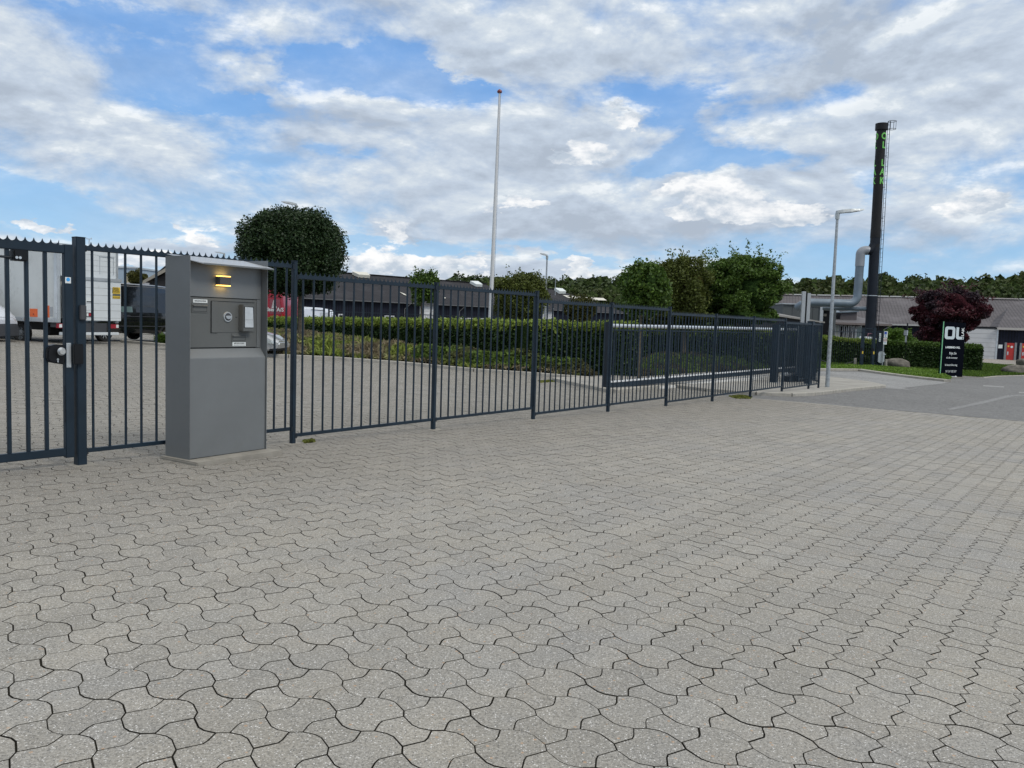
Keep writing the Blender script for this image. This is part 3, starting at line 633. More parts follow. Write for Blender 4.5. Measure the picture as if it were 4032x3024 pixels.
def hedge(name, pts, thick, ztop, n, size, m, seed, label, newm=None, newh=.3, hcore=.86, dz=.05):
    """clipped hedge along a polyline; ztop absolute height of its top"""
    P = [np.array(p, float) for p in pts]; r = np.random.default_rng(seed); seg = [np.linalg.norm(b-a) for a, b in zip(P[:-1], P[1:])]; tot = sum(seg)
    t = thing(name, (P[0][0], P[0][1], float(zg(*P[0]))), 0, label, 'hedge'); base = np.array(t.location)
    s = r.uniform(0, tot, n); cum = np.concatenate([[0], np.cumsum(seg)]); k = np.clip(np.searchsorted(cum, s)-1, 0, len(seg)-1)
    A = np.array(P)[k]; B = np.array(P)[k+1]; D = (B-A)/np.linalg.norm(B-A, axis=1)[:, None]; N = np.stack([-D[:, 1], D[:, 0]], -1); q = A+D*(s-cum[k])[:, None]
    g = zg(q[:, 0], q[:, 1]); zt = ztop if np.isscalar(ztop) else np.interp(s/tot, (0, 1), ztop); hgt = zt-g
    side = r.uniform(0, 1, n) < .72; w = np.where(side, np.sign(r.normal(size=n))*(.5+r.normal(0, .045, n)), r.uniform(-.5, .5, n))*thick
    w = w*(1+.07*np.sin(s*1.7)+.05*np.sin(s*4.1)); w += .0
    z = np.where(side, g+hgt*r.uniform(.03, 1, n), zt+r.normal(0, .035, n)+np.abs(r.normal(0, dz, n))+.03*np.sin(s*2.3))
    # end faces
    e = r.uniform(0, 1, n) < .04; es = r.integers(0, 2, n); endp = np.where(es[:, None] == 0, P[0], P[-1]); dd0 = (P[1]-P[0])/seg[0]; dd1 = (P[-1]-P[-2])/seg[-1]; nn = np.where(es[:, None] == 0, np.array([-dd0[1], dd0[0]]), np.array([-dd1[1], dd1[0]]))
    ww = r.uniform(-.5, .5, n)*thick; q2 = q+N*w[:, None]; q2 = np.where(e[:, None], endp+nn*ww[:, None]+r.normal(0, .04, (n, 2)), q2); z = np.where(e, g*0+np.where(es == 0, zg(*P[0]), zg(*P[-1]))+hgt*r.uniform(.05, 1, n), z)
    V, F = leaves(np.column_stack([q2, z])-base, size, up=.1, elong=1.5, r=r)
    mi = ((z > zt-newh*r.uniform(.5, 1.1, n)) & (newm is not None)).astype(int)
    # dense core
    mb = MB(); dn = densify([p for p in P], 1.0); rows = []
    for i, p in enumerate(dn):
        d = dn[min(i+1, len(dn)-1)]-dn[max(i-1, 0)]; d = d/np.linalg.norm(d); nv = np.array([-d[1], d[0]]); f = i/max(1, len(dn)-1); zt_ = (ztop if np.isscalar(ztop) else ztop[0]+(ztop[1]-ztop[0])*f)-.07; zb = float(zg(*p)); hw = thick*.44
        rows.append([(*(p-nv*hw), zb), (*(p-nv*hw), zt_), (*(p+nv*hw), zt_), (*(p+nv*hw), zb)])
    vs = [v for r_ in rows for v in r_]; fs = [(i*4+j, i*4+(j+1) % 4, i*4+4+(j+1) % 4, i*4+4+j) for i in range(len(rows)-1) for j in range(4)]+[(0, 1, 2, 3), tuple(len(rows)*4-4+j for j in range(4))]
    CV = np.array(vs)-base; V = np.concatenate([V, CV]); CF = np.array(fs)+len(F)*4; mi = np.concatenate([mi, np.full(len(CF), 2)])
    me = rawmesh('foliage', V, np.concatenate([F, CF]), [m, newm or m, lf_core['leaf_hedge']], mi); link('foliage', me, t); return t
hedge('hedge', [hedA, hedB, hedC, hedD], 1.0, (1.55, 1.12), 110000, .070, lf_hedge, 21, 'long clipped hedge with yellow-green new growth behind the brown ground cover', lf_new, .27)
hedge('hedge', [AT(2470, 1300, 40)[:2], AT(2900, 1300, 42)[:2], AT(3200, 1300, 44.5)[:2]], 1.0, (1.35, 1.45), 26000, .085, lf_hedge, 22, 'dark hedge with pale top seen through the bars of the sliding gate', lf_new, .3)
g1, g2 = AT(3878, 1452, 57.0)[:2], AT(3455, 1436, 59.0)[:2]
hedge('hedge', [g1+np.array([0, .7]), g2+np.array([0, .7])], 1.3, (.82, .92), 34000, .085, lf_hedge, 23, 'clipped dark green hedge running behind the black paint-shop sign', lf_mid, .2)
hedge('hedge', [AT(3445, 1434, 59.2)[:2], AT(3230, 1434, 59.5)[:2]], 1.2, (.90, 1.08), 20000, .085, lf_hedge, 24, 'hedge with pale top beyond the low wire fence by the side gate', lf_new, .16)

# ================================================================== FENCE ALONG THE YARD
FR = math.pi/2-.6353       # local +x runs along the fence, +y to the yard side
L = 2.681
GRP = {0: (2.215, .121), 1: (2.09, .0325), 2: (2.09, .0325), 3: (1.982, -.074), 4: (1.982, -.074), 5: (1.891, -.180), 6: (1.891, -.180), 7: (1.885, -.185), 8: (1.815, -.250), 9: (1.815, -.255)}
fence = thing('steel_fence', (FO[0], FO[1], 0), FR, 'dark blue steel bar fence with scalloped spikes, stepping down to the lamp post', 'fence')
def spikes(x0, x1, z, y=0, pitch=.0772, hh=.044, th=.004):
    mb = MB(); n = max(1, round((x1-x0)/pitch)); p = (x1-x0)/n; top = []
    for i in range(n):
        for k in range(7):
            a = k/7; xx = x0+p*(i+a); c = abs(2*a-1); top.append((xx, z+.006+hh*(1-math.sqrt(max(0, 1-c*c)))**.85))
    top.append((x1, z+.006+hh)); vs = []; fs = []
    for x, zz in top: vs += [(x, y-th/2, z), (x, y+th/2, z), (x, y+th/2, zz), (x, y-th/2, zz)]
    for i in range(len(top)-1):
        b = i*4; fs += [(b, b+3, b+7, b+4), (b+1, b+5, b+6, b+2), (b+3, b+2, b+6, b+7)]
    fs += [(0, 1, 2, 3), tuple(len(vs)-4+k for k in (3, 2, 1, 0))]
    return mb.add(vs, fs)
def fpanel(parent, i, x0, x1, zt, zb, phase, pitch=.1735, spike=True):
    mb = MB(); x = x0+phase
    while x < x1-.03: mb.cyl((x, 0, zb+.03), (x, 0, zt-.03), .0135, n=8); x += pitch
    p = mb.build('bar_panel', steel, parent, smooth=True)
    MB().box(x0, x1, -.02, .02, zt-.042, zt).build('top_rail', steel, p, bevel=.004)
    MB().box(x0, x1, -.02, .02, zb, zb+.042).build('bottom_rail', steel, p, bevel=.004)
    if spike: spikes(x0, x1, zt).build('spike_strip', steel, p)
    mb = MB()
    for xx in (x0-.002, x1+.002):
        for z in (zt-.02, zb+.02): mb.box(xx-.022, xx+.022, -.032, -.0215, z-.034, z+.03)
    mb.pieces('bracket', steel2, p, bevel=.003)
    return p
def gl(s, side=0): return float(zg(FO[0]+FD[0]*s, FO[1]+FD[1]*s))
for i in range(0, 11):
    s = i*L if i < 10 else 9.45*L
    if i == 10: s = 9.42*L
    tops = {0: 2.302, 1: 2.273, 2: 2.150, 3: 2.150, 4: 2.042, 5: 2.042, 6: 1.95, 7: 1.95, 8: 1.945, 9: 1.872, 10: 1.872}[i]
    zb = gl(s)-.12+(.1 if i > 7 else 0); w = .047 if i == 0 else .030
    po = MB().box(s-w, s+w, -w, w, zb, tops-.006).build('post', steel, fence, bevel=.006)
    MB().box(s-w-.004, s+w+.004, -w-.004, w+.004, tops-.012, tops).build('post_cap', steel, po, bevel=.005)
    mb = MB(); r = random.Random(i); k = [(s-w-.09+r.uniform(-.02, .02), -w-.07), (s+w+.08, -w-.09+r.uniform(-.02, .02)), (s+w+.10, w+.08), (s-w-.07, w+.1)]
    if i < 8:
        z = gl(s); mb.prism([(a, b) for a, b in k], z-.03, z+.006, axis=2); mb.build('concrete_foot', concrete, po, bevel=.004)
for i in range(10):
    x0 = i*L+(.047 if i == 0 else .030); x1 = (i+1)*L-.030
    if i == 9: x1 = 9.42*L-.030
    fpanel(fence, i, x0, x1, *GRP[i], phase=(.133-.047 if i == 0 else (.142-.03 if i == 1 else .14)))
# lock furniture on the first post
MB().box(-.095, -.005, -.090, -.0480, 1.035, 1.235).build('keeper', black, fence, bevel=.004)
MB().box(-.030, .034, -.085, -.0480, 1.475, 1.625).build('card_reader', greyd, fence, bevel=.008)
# return fence at the far end
rp = FO+FD*9.42*L; rq = G(3060, 1492)[:2]; rd = rq-rp; rl = float(np.linalg.norm(rd)); zr = gl(9.42*L)
rf = thing('steel_fence', (rp[0], rp[1], zr), math.atan2(rd[1], rd[0]), 'short return of dark blue bar fence running back from the lamp post end', 'fence')
pn = fpanel(rf, 0, .05, rl-.05, 1.815-zr, -.24-zr+.06, .1, .15, spike=False)
MB().box(rl-.05, rl+.05, -.05, .05, -.1, 2.35).build('post', steel, rf, bevel=.005)
# swing gate at the left
gate = thing('swing_gate', (FO[0], FO[1], 0), FR, 'dark blue swing gate of steel bars with black lock case and silver knob', 'gate')
mb = MB(); x0, x1 = -3.0, -.070
mb.box(x1-.085, x1, -.03, .03, .09, 2.215); mb.box(x0, x0+.085, -.03, .03, .09, 2.215); mb.box(x0+.085, x1-.085, -.03, .03, 2.125, 2.205); mb.box(x0+.085, x1-.085, -.03, .03, .112, .190)
gf = mb.build('frame', steel, gate, bevel=.006)
mb = MB(); x = -.326
while x > x0+.1: mb.box(x-.0165, x+.0165, -.0165, .0165, .190, 2.125); x -= .1705
mb.build('bar_panel', steel, gate, bevel=.003)
spikes(x0, -.19, 2.205).build('spike_strip', steel, gate)
lk = MB().prism([(-.335+.03, 1.055), (-.17, 1.03), (-.165, 1.225), (-.25, 1.232), (-.315, 1.215), (-.335, 1.175), (-.338, 1.085)], -.055, .045).build('lock_case', black, gate, bevel=.012)
mb = MB(); mb.cyl((-.222, -.055, 1.165), (-.222, -.085, 1.165), .012, n=12); mb.cyl((-.222, -.085, 1.165), (-.222, -.10, 1.165), .030, .040, n=20); mb.cyl((-.222, -.10, 1.165), (-.222, -.125, 1.163), .040, .026, n=20); mb.build('knob', silver, lk, smooth=True)
mb = MB(); mb.cyl((-.238, -.054, 1.085), (-.238, -.059, 1.085), .010, n=12); mb.box(-.243, -.233, -.059, -.054, 1.055, 1.085); mb.build('keyhole', silver, lk)
sp_ = MB().box(-.145, -.100, -.036, -.0305, 1.00, 1.245).build('strike_plate', alu, gate, bevel=.002)
mb = MB(); [mb.cyl((-.122, -.036, z), (-.122, -.039, z), .006, n=8) for z in (1.015, 1.23)]; mb.pieces('screw', silver, sp_)
st = MB().box(-.150, -.095, -.034, -.0305, 1.835, 1.895).build('sticker', whitel, gate)
MB().cyl((-.122, -.034, 1.872), (-.122, -.0350, 1.872), .019, n=20).build('emblem', bluel, st)
cl = MB().box(-.63, -.50, -.06, .05, 2.02, 2.125).build('closer_box', black, gate, bevel=.01)
mb = MB(); [mb.cyl((x, -.06, 2.05), (x, -.066, 2.05), .013, n=12) for x in (-.605, -.575)]; mb.pieces('bolt', silver, cl)
MB().tube([(-.63, -.02, 2.05), (-1.4, -.02, 2.06)], .012, 8).build('closer_arm', steel2, cl)
mb = MB(); mb.box(-.165, -.158, -.0312, -.0300, .45, .82); mb.build('drop_bolt_slot', black, gate)

# ================================================================== KEY DROP CABINET
c0 = G(746.5, 1824); c1 = G(1050, 1786); cd = (c1-c0)[:2]; cd /= np.linalg.norm(cd); CR = math.atan2(cd[1], cd[0])
cab = thing('key_drop_cabinet', (c0[0], c0[1], c0[2]), CR, 'tall grey steel cabinet with lit lamp, key slots and keypad before the fence', 'cabinet')
Zc = float(c0[2]); w = 1.04; dp = .42; T = 2.205; z_ = lambda z: z-Zc
MB().box(-.06, w+.07, -.21, dp+.02, -.09, .035).build('plinth', concrete, cab, bevel=.012)
MB().box(0, .008, 0, dp, .035, T).build('left_cheek', cabm, cab, bevel=.002)
MB().box(w-.008, w, 0, dp, .035, T+.02).build('right_cheek', cabm, cab, bevel=.002)
MB().box(.009, w-.009, dp-.01, dp, .035, T-.02).build('back_panel', cabm, cab)
# lower front: flat, then the slope, then the recessed upper part
lo = MB().prism([(.012, .04), (.012, z_(1.095)), (.098, z_(1.195)), (.30, z_(1.195)), (.30, .04)], .009, w-.022, axis=0).build('lower_front', cabm, cab, bevel=.004)
MB().prism([(.018, .04), (.018, z_(1.09)), (.104, z_(1.197)), (.104, T-.04), (.30, T-.04), (.30, .04)], w-.0215, w-.009, axis=0).build('side_trim', cabm, cab, bevel=.002)
up = MB().box(.009, w-.022, .098, .30, z_(1.757), T-.05).build('upper_front', cabm, cab, bevel=.002)
MB().box(.009, w-.022, .125, .30, z_(1.197), z_(1.755)).build('recess', black, cab)
pl = MB().box(.012, .960, .094, .120, z_(1.206), z_(1.748)).build('key_panel', cabd, cab, bevel=.003)
MB().box(.967, w-.023, .099, .122, z_(1.200), z_(1.753)).build('panel_frame', cabm, cab, bevel=.002)
def drop(x0, x1, z0, z1, nm='key_slot'):
    f = MB().box(x0, x1, .088, .0935, z0, z1).build(nm, cabd, pl, bevel=.0025)
    mb = MB(); g = .014; mb.box(x0+g, x1-g, .0865, .0878, z0+g, z0+g+.003); mb.box(x0+g, x0+g+.003, .0865, .0878, z0+g, z1-.02); mb.box(x1-g-.003, x1-g, .0865, .0878, z0+g, z1-.02); mb.build('groove', black, f)
    MB().prism([(.088, z1-.038), (.068, z1-.034), (.070, z1-.027), (.088, z1-.018)], x0+.012, x1-.01, axis=0).build('pull', cabd, f, bevel=.002)
drop(.085, .292, z_(1.583), z_(1.687)); drop(.605, .810, z_(1.27), z_(1.363))
def plate(x0, x1, z0, z1, sub):
    p = MB().box(x0, x1, .0885, .0938, z0, z1).build('label_plate', whitel, pl, bevel=.001)
    M_ = Matrix.Translation((x0+(x1-x0)/2, .0882, z0+(z1-z0)*(.54 if sub else .32)))@Matrix.Rotation(math.radians(90), 4, 'X')
    hgt = (z1-z0)*(.40 if sub else .50)
    textmesh('NØGLEINDLEVERING', hgt*1.25, .0006, blackp, 'lettering', p, M_, sx=(x1-x0)*.9/(hgt*1.25*10.6), align='CENTER', bold=.0005)
    if sub:
        mb = MB(); r = random.Random(3); x = x0+.015
        while x < x1-.02: ww = r.uniform(.006, .018); mb.box(x, min(x+ww, x1-.012), .0878, .0884, z0+(z1-z0)*.2, z0+(z1-z0)*.33); x += ww+.003
        mb.build('small_print', blackp, p)
plate(.105, .285, z_(1.690), z_(1.727), 0); plate(.62, .803, z_(1.219), z_(1.264), 1)
dr = MB().box(.405, .915, .089, .0935, z_(1.374), z_(1.708)).build('safe_door', cabd, pl, bevel=.002)
MB().box(.335, .420, .083, .0888, z_(1.369), z_(1.716)).build('hinge_cover', cabd, dr, bevel=.003)
mb = MB(); mb.box(.335, .925, .090, .0936, z_(1.7145), z_(1.7185)); mb.box(.331, .335, .086, .0938, z_(1.365), z_(1.715)); mb.build('shadow_gap', black, pl)
kb = MB(); kx, kz = .405+.04, z_(1.546); kx = .548
kb.cyl((kx, .089, kz), (kx, .076, kz), .058, .054, n=32); k_ = kb.build('dial_ring', alu, dr, smooth=True)
MB().cyl((kx, .0758, kz), (kx, .0752, kz), .043, n=28).build('dial_recess', greyd, k_)
MB().prism([(kx-.040, kz+.008), (kx-.02, kz+.014), (kx+.02, kz+.014), (kx+.040, kz+.008), (kx+.028, kz-.018), (kx, kz-.026), (kx-.028, kz-.018)], .064, .0755).build('dial_grip', alu, k_, bevel=.003)
MB().box(.655, .683, .0878, .0888, kz-.004, kz+.002).build('key_slit', black, dr)
# keypad housing: projects from the panel
kp = MB().box(.700, .852, .010, .0885, z_(1.388), z_(1.690)).build('keypad_housing', cabd, pl, bevel=.006)
MB().box(.714, .842, .004, .0105, z_(1.430), z_(1.668)).build('keypad_frame', black, kp, bevel=.002)
sc = MB().prism([(.718, z_(1.434)), (.838, z_(1.434)), (.828, z_(1.660)), (.718, z_(1.664))], .000, .0045).build('keypad_cover', mat('clear_cover', (.50, .54, .57), .12, .1, .12, 14), kp)
MB().box(.722, .83, -.0012, -.0004, z_(1.519), z_(1.521)).build('cover_seam', greyd, kp)
# lamp
lm_ = MB().box(.395, .540, .022, .0975, z_(1.898), z_(1.984)).build('wall_lamp', mat('lamp_case', (.075, .070, .072), .5), cab, bevel=.002)
for z in (1.884, 1.986):
    g = MB().box(.391, .544, .024, .090, z_(z), z_(z+.010)).build('lamp_glass', lampglow, lm_, bevel=.003)
for z, d in ((1.872, -1), (2.008, 1)):
    l_ = bpy.data.lights.new('lamp_light', 'AREA'); l_.shape = 'RECTANGLE'; l_.size = .13; l_.size_y = .04; l_.energy = .16; l_.color = (1, .60, .16)
    lo_ = bpy.data.objects.new('lamp_light', l_); COL.objects.link(lo_); lo_.parent = lm_; lo_.location = (.467, .062, z_(z)); lo_.rotation_euler = (0 if d < 0 else math.pi, 0, 0)
# sloping rain hood
r_ = MB(); hf, hb = z_(2.112), z_(2.205)
r_.add([(.009, dp-.012, hb), (w-.009, dp-.012, hb), (w-.009, .01, z_(2.135)), (w+.012, -.085, hf), (.105, -.085, hf), (.009, -.0, z_(2.135)),
        (.009, dp-.012, hb-.006), (w-.009, dp-.012, hb-.006), (w-.009, .01, z_(2.129)), (w+.012, -.085, hf-.012), (.105, -.085, hf-.012), (.009, -.0, z_(2.129))],
       [(0, 1, 2, 3, 4, 5), (11, 10, 9, 8, 7, 6), (0, 6, 7, 1), (1, 7, 8, 2), (2, 8, 9, 3), (3, 9, 10, 4), (4, 10, 11, 5), (5, 11, 6, 0)])
r_.build('rain_hood', mat('hood_metal', (.36, .38, .40), .38, .3, .06, 2), cab)
MB().box(.105, w+.012, -.088, -.0852, hf-.016, hf+.001).build('hood_lip', cabm, cab)

# ================================================================== SLIDING GATE AND ITS PORTAL
sg0 = np.array([2.62, 23.0]); sgz = -.29
sg = thing('sliding_gate', (sg0[0], sg0[1], sgz), FR, 'long open sliding gate of dark bars with silver top tube and bottom beam', 'gate')
TL = 16.2; zt = 1.61-sgz; zb = -.19-sgz+.0
MB().cyl((0, 0, zt-.055), (TL, 0, zt-.055+.05), .055, n=14).build('top_tube', silver, sg, smooth=True)
MB().box(.04, TL, -.03, .03, zt-.19, zt-.15).build('upper_rail', steel, sg, bevel=.004)
MB().box(.04, TL, -.07, .07, zb+.01, zb+.16).build('bottom_beam', steel, sg, bevel=.006)
MB().box(.04, TL, -.072, .072, zb+.161, zb+.20).build('beam_cap', mat('bright_cap', (.78, .80, .82), .35, .2), sg, bevel=.004)
mb = MB(); x = .16
while x < TL: mb.box(x-.0095, x+.0095, -.0095, .0095, zb+.185, zt-.15); x += .15
mb.build('bar_panel', steel, sg)
mb = MB(); mb.box(-.06, .04, -.08, .08, zb-.02, zt+.05); mb.box(TL, TL+.08, -.05, .05, zb-.02, zt+.05); mb.pieces('end_post', steel2, sg, bevel=.005)
fd = thing('gate_foundation', (sg0[0], sg0[1], -.3), FR, 'pale concrete foundation strip under the sliding gate', 'foundation')
MB().box(2.9, 13.5, -.22, .25, -.7, .04).build('strip', mat('pale_concrete', (.60, .60, .58), .85, 0, .1, 2, .2, 60, .2), fd, bevel=.02)
def tower(px, py, ht, wd, label, mm=steel, name='gate_post', cat='post', dpt=None):
    p = G(px, py, .1); t = thing(name, p, FR, label, cat)
    MB().box(-wd/2, wd/2, -(dpt or wd)/2, (dpt or wd)/2, -.1, ht).build('column', mm, t, bevel=.008); MB().box(-wd/2-.06, wd/2+.06, -(dpt or wd)/2-.06, (dpt or wd)/2+.06, -.08, .012).build('base_plate', alu, t, bevel=.004); return t, p
tower(3045, 1506, 2.15, .24, 'wide dark steel guide post behind the fence, nearest the sliding gate end')
t_, p_ = tower(3180, 1512, 2.35, .22, 'dark steel gate tower directly below the twin grey pylon')
mb = MB(); [mb.box(-.11, .11, -.13, -.111, z, z+.03) for z in np.arange(.2, 2.2, .28)]; mb.pieces('rung', steel2, t_)
gp = thing('gate_portal', G(3140, 1500, .1), FR, 'frame of thin silver tubes and dark bars beside the guide posts', 'gate')
mb = MB(); [mb.cyl((x, y, .1), (x, y, 2.2), .022, n=8) for x, y in ((-.35, 0), (-.2, 0), (.1, .0), (.75, .1))]; mb.pieces('silver_tube', alu, gp, smooth=True)
mb = MB(); [mb.box(x-.02, x+.02, -.3, -.26, 0, 2.2) for x in np.arange(-.9, 1.3, .13)]; mb.box(-.95, 1.35, -.31, -.25, 2.16, 2.2); mb.box(-.95, 1.35, -.31, -.25, .1, .15); mb.build('bar_panel', steel, gp)
mb = MB(); mb.box(-1.5, .1, -.15, .15, 0, .24); mb.build('roller_block', steel2, gp, bevel=.02)
mb = MB(); mb.box(-1.3, -.35, .1, .2, .16, .3); mb.cyl((-1.2, .25, .3), (-.5, .25, .3), .05, n=10); mb.build('drive_housing', alu, gp, bevel=.01)
q = AT(3157, 1480, 33); pz = float(zg(q[0], 33))+.05; py_ = thing('twin_pylon', (q[0], q[1], pz), math.radians(-8), 'slim grey twin pylon with dark gap, rising above the fence near the lamp post', 'pylon')
pyh = 3.12-pz; mat_py = mat('pylon_panel', (.42, .44, .45), .4, .3, .05, 2)
for x0, x1, y0, y1 in ((-.17, -.035, -.09, .09), (.035, .17, -.02, .16)):
    p = MB().box(x0, x1, y0, y1, 0, pyh-(.06 if x0 > 0 else 0)).build('panel_column', mat_py, py_, bevel=.006)
    mb = MB(); [mb.box(x0-.002, x1+.002, y0-.002, y0+.004, z, z+.008) for z in (.7, 1.45, 2.2)]; mb.pieces('panel_joint', greyd, p)
MB().box(-.034, .034, -.03, .08, 0, pyh-.02).build('core', black, py_)

# ================================================================== LAMPS AND FLAGPOLE
def lamp(name, base, top, Y_, az, label, r=.06, hd=.95, hs=1.0, mm=gal, headm=lampoff):
    t = thing(name, base, az, label, 'lamp', 'street lamps'); h = top-base[2]
    po = MB().cyl((0, 0, -.1), (0, 0, h*.35), r, r*.85, 14, mi=0).cyl((0, 0, h*.35), (0, 0, h-.18), r*.85, r*.6, 14).build('pole', mm, t, smooth=True)
    MB().cyl((0, 0, h-.22), (0, 0, h-.02), r*.95, r*1.05, 14).build('socket', lampoff, t, smooth=True)
    hsx = hd*hs
    mb = MB(); sec = [(-.05, .07, .0, .09), (.15, .13, .01, .13), (.45, .16, .05, .17), (.8, .14, .11, .185), (1.0, .09, .155, .19)]
    vs = []; 
    for x, wy, z0, z1 in sec: vs += [(x*hsx, -wy*hs, h-.02+z0*hs), (x*hsx, wy*hs, h-.02+z0*hs), (x*hsx, wy*.8*hs, h-.02+z1*hs), (x*hsx, -wy*.8*hs, h-.02+z1*hs)]
    fs = [(i*4+j, i*4+(j+1) % 4, i*4+4+(j+1) % 4, i*4+4+j) for i in range(4) for j in range(4)]+[(0, 1, 2, 3), (16, 19, 18, 17)]
    hdm = mb.add(vs, fs).build('lamp_head', headm, t, bevel=.01)
    MB().add([(x*hsx, s_*.11*hs, h-.025+z*hs) for x, z in ((.42, .035), (.92, .125)) for s_ in (-1, 1)], [(0, 1, 3, 2)]).build('lens', mat('lens_'+label[:5], (.30, .22, .20), .3), hdm)
    return t
lb = G(3257, 1524, .1); lamp('street_lamp', lb, AT(3300, 838, lb[1])[2], 0, 0.12, 'tall galvanised street lamp standing on the pavement at the fence end', .075, .95)
b2 = AT(2141, 1400, 50); lamp('street_lamp', (b2[0], 50, float(zg(b2[0], 50))), AT(2150, 1006, 50)[2], 0, math.radians(170), 'slender green-grey street lamp behind the hedge right of the flagpole', .075, .55, .8)
b3 = AT(2181, 1300, 118); lamp('street_lamp', (b3[0], 118, float(zg(b3[0], 118))), AT(2182, 1096, 118)[2], 0, math.radians(178), 'tiny distant lamp above the dark hall roof before the wood', .07, .8)
b4 = AT(1160, 1300, 46); lamp('street_lamp', (b4[0], 46, float(zg(b4[0], 46))), AT(1150, 806, 46)[2], 0, math.radians(176), 'street lamp whose head pokes out above the round dark tree', .07, .8)
b5 = AT(882, 1300, 70); lamp('street_lamp', (b5[0], 70, float(zg(b5[0], 70))), AT(880, 1000, 70)[2], 0, math.radians(178), 'street lamp whose head peeps over the cabinet hood', .07, .8)
fp = AT(1927, 1310, 36); fz = float(zg(fp[0], 36)); ft = AT(1967, 366, 36); fl = thing('flagpole', (fp[0], 36, fz), 0, 'tall white tapering flagpole with small red ball, no flag', 'flagpole')
hh = ft[2]-fz; dx = ft[0]-fp[0]; MB().tube([(0, 0, -.1), (dx*.5, 0, hh*.5), (dx, 0, hh)], [.098, .074, .040], 16).build('pole', mat('flagpole_white', (.58, .59, .60), .35, var=.04), fl, smooth=True)
mb = MB(); [mb.cyl((dx, 0, hh+a), (dx, 0, hh+b), ra, rb, 14) for a, b, ra, rb in ((0, .04, .085, .11), (.04, .10, .11, .09), (.10, .15, .09, .03))]; mb.build('ball', mat('ball_red', (.16, .02, .02), .4), fl, smooth=True)
MB().tube([(.13, -.02, 1.1), (dx*.5+.10, -.02, hh*.5), (dx+.05, -.02, hh-.05)], .006, 5).build('halyard', greyd, fl)
MB().box(.08, .14, -.05, .01, 1.05, 1.2).build('cleat', greyd, fl)

# ================================================================== CHIMNEY
CY = 62.; KS = CY/57; cb = AT(3421, 1400, CY); cz = float(zg(cb[0], CY)); ct = AT(3472, 487, CY); chx = (cb[0]+ct[0])/2
ch = thing('chimney', (cb[0], CY, cz), 0, 'tall black steel chimney with green letters and ladder, joined by a grey duct', 'chimney')
hc = ct[2]-cz; lx = (ct[0]-cb[0]); R0 = .325; zz = lambda py, px=3440: AT(px, py, CY)[2]-cz; xx = lambda z: lx*z/hc
MB().cyl((0, 0, -.2), (xx(zz(1165)), 0, zz(1165)), .34*KS, .34*KS, 28).cyl((xx(zz(1165)), 0, zz(1165)), (xx(zz(975)), 0, zz(975)), .33*KS, .33*KS, 28).build('lower_shaft', chimm, ch, smooth=True)
MB().cyl((xx(zz(975)), 0, zz(975)), (xx(hc-.4), 0, hc-.4), .325*KS, .305*KS, 28).build('upper_shaft', chimt, ch, smooth=True)
MB().cyl((xx(zz(935)), 0, zz(935)-.02), (xx(zz(935)), 0, zz(935)+.6), .34*KS, .335*KS, 28, False).build('sleeve', chimt, ch, smooth=True)
MB().cyl((xx(hc), 0, hc-.46), (xx(hc), 0, hc), .40*KS, .40*KS, 28).build('collar', chimt, ch, smooth=True)
MB().cyl((xx(zz(1165)), 0, zz(1165)-.02), (xx(zz(1165)), 0, zz(1165)+.03), .355*KS, .355*KS, 28).build('flange_ring', alu, ch, smooth=True)
# lettering wrapped round the shaft
def bend(zc, ang, R):
    def f(p):
        a = ang+p.x/R; xc = xx(zc+p.y); rr = R+.008+p.z; return Vector((xc+rr*math.sin(a), -rr*math.cos(a), zc+p.y))
    return f
for ang, mm_ in ((.28, greenl), (-1.52, greenl), (2.0, greenl)):
    for chh, py in (('O', 549), ('L', 584), ('L', 654), ('A', 689), ('K', 724)):
        textmesh(chh, .66, .004, mm_, 'letter', ch, Matrix.Identity(4), sx=.80, align='CENTER', bend=bend(zz(py)-.02, ang, .322*KS), bold=.020)
# fork to the duct
P0 = AT(3382, 1196, CY)-np.array([cb[0], CY, cz]); vt = AT(3388, 1000, CY)-np.array([cb[0], CY, cz]); r1 = .29
dk = (AT(3425, 988, CY)-np.array([cb[0], CY, cz]))
br = MB().tube([(dk[0]-.15, 0, dk[2]), (dk[0]+.1, 0, dk[2]+.05), (xx(zz(960)), 0, zz(960)), (xx(zz(915)), 0, zz(915))], [.29*KS, .30*KS, .33*KS, .325*KS], 20).build('branch', chimm, ch, smooth=True)
el = [(vt[0], 0, vt[2]-.9)]+[(vt[0]+.42*(1-math.cos(a)), 0, vt[2]-.02+.30*math.sin(a)) for a in np.linspace(0, math.pi/2, 7)]+[(dk[0]-.13, 0, dk[2])]
MB().tube(el, .30*KS, 20).build('elbow', mat('elbow_grey', (.25, .27, .30), .5, .2, .08, 2), ch, smooth=True)
pa = P0+np.array([-.02, 0, 0]); left = AT(3180, 1191, CY)-np.array([cb[0], CY, cz])
path = [(vt[0], 0, vt[2]-.85), (vt[0]-.01, 0, pa[2]+1.2), (vt[0]-.02, 0, pa[2]+.75)]+[(vt[0]-.02-.6*(1-math.cos(a)), 0, pa[2]+.6-.6*math.sin(a)) for a in np.linspace(.1, math.pi/2, 8)]+[(left[0]+.2, 0, left[2]), (left[0], 0, left[2]-.02), (left[0]-.3, .3, left[2]-.15), (left[0]-.42, .8, left[2]-.35)]
MB().tube(path, .275*KS, 20).build('duct', galpipe, ch, smooth=True)
pr = [(-.1, .1, AT(3400, 1215, CY)[2]-cz), (-1.6, .5, AT(3380, 1214, CY)[2]-cz-.03), (-3.2, 1.2, AT(3300, 1213, CY)[2]-cz)]
MB().tube(pr, .15*KS, 16).build('small_duct', galpipe, ch, smooth=True)
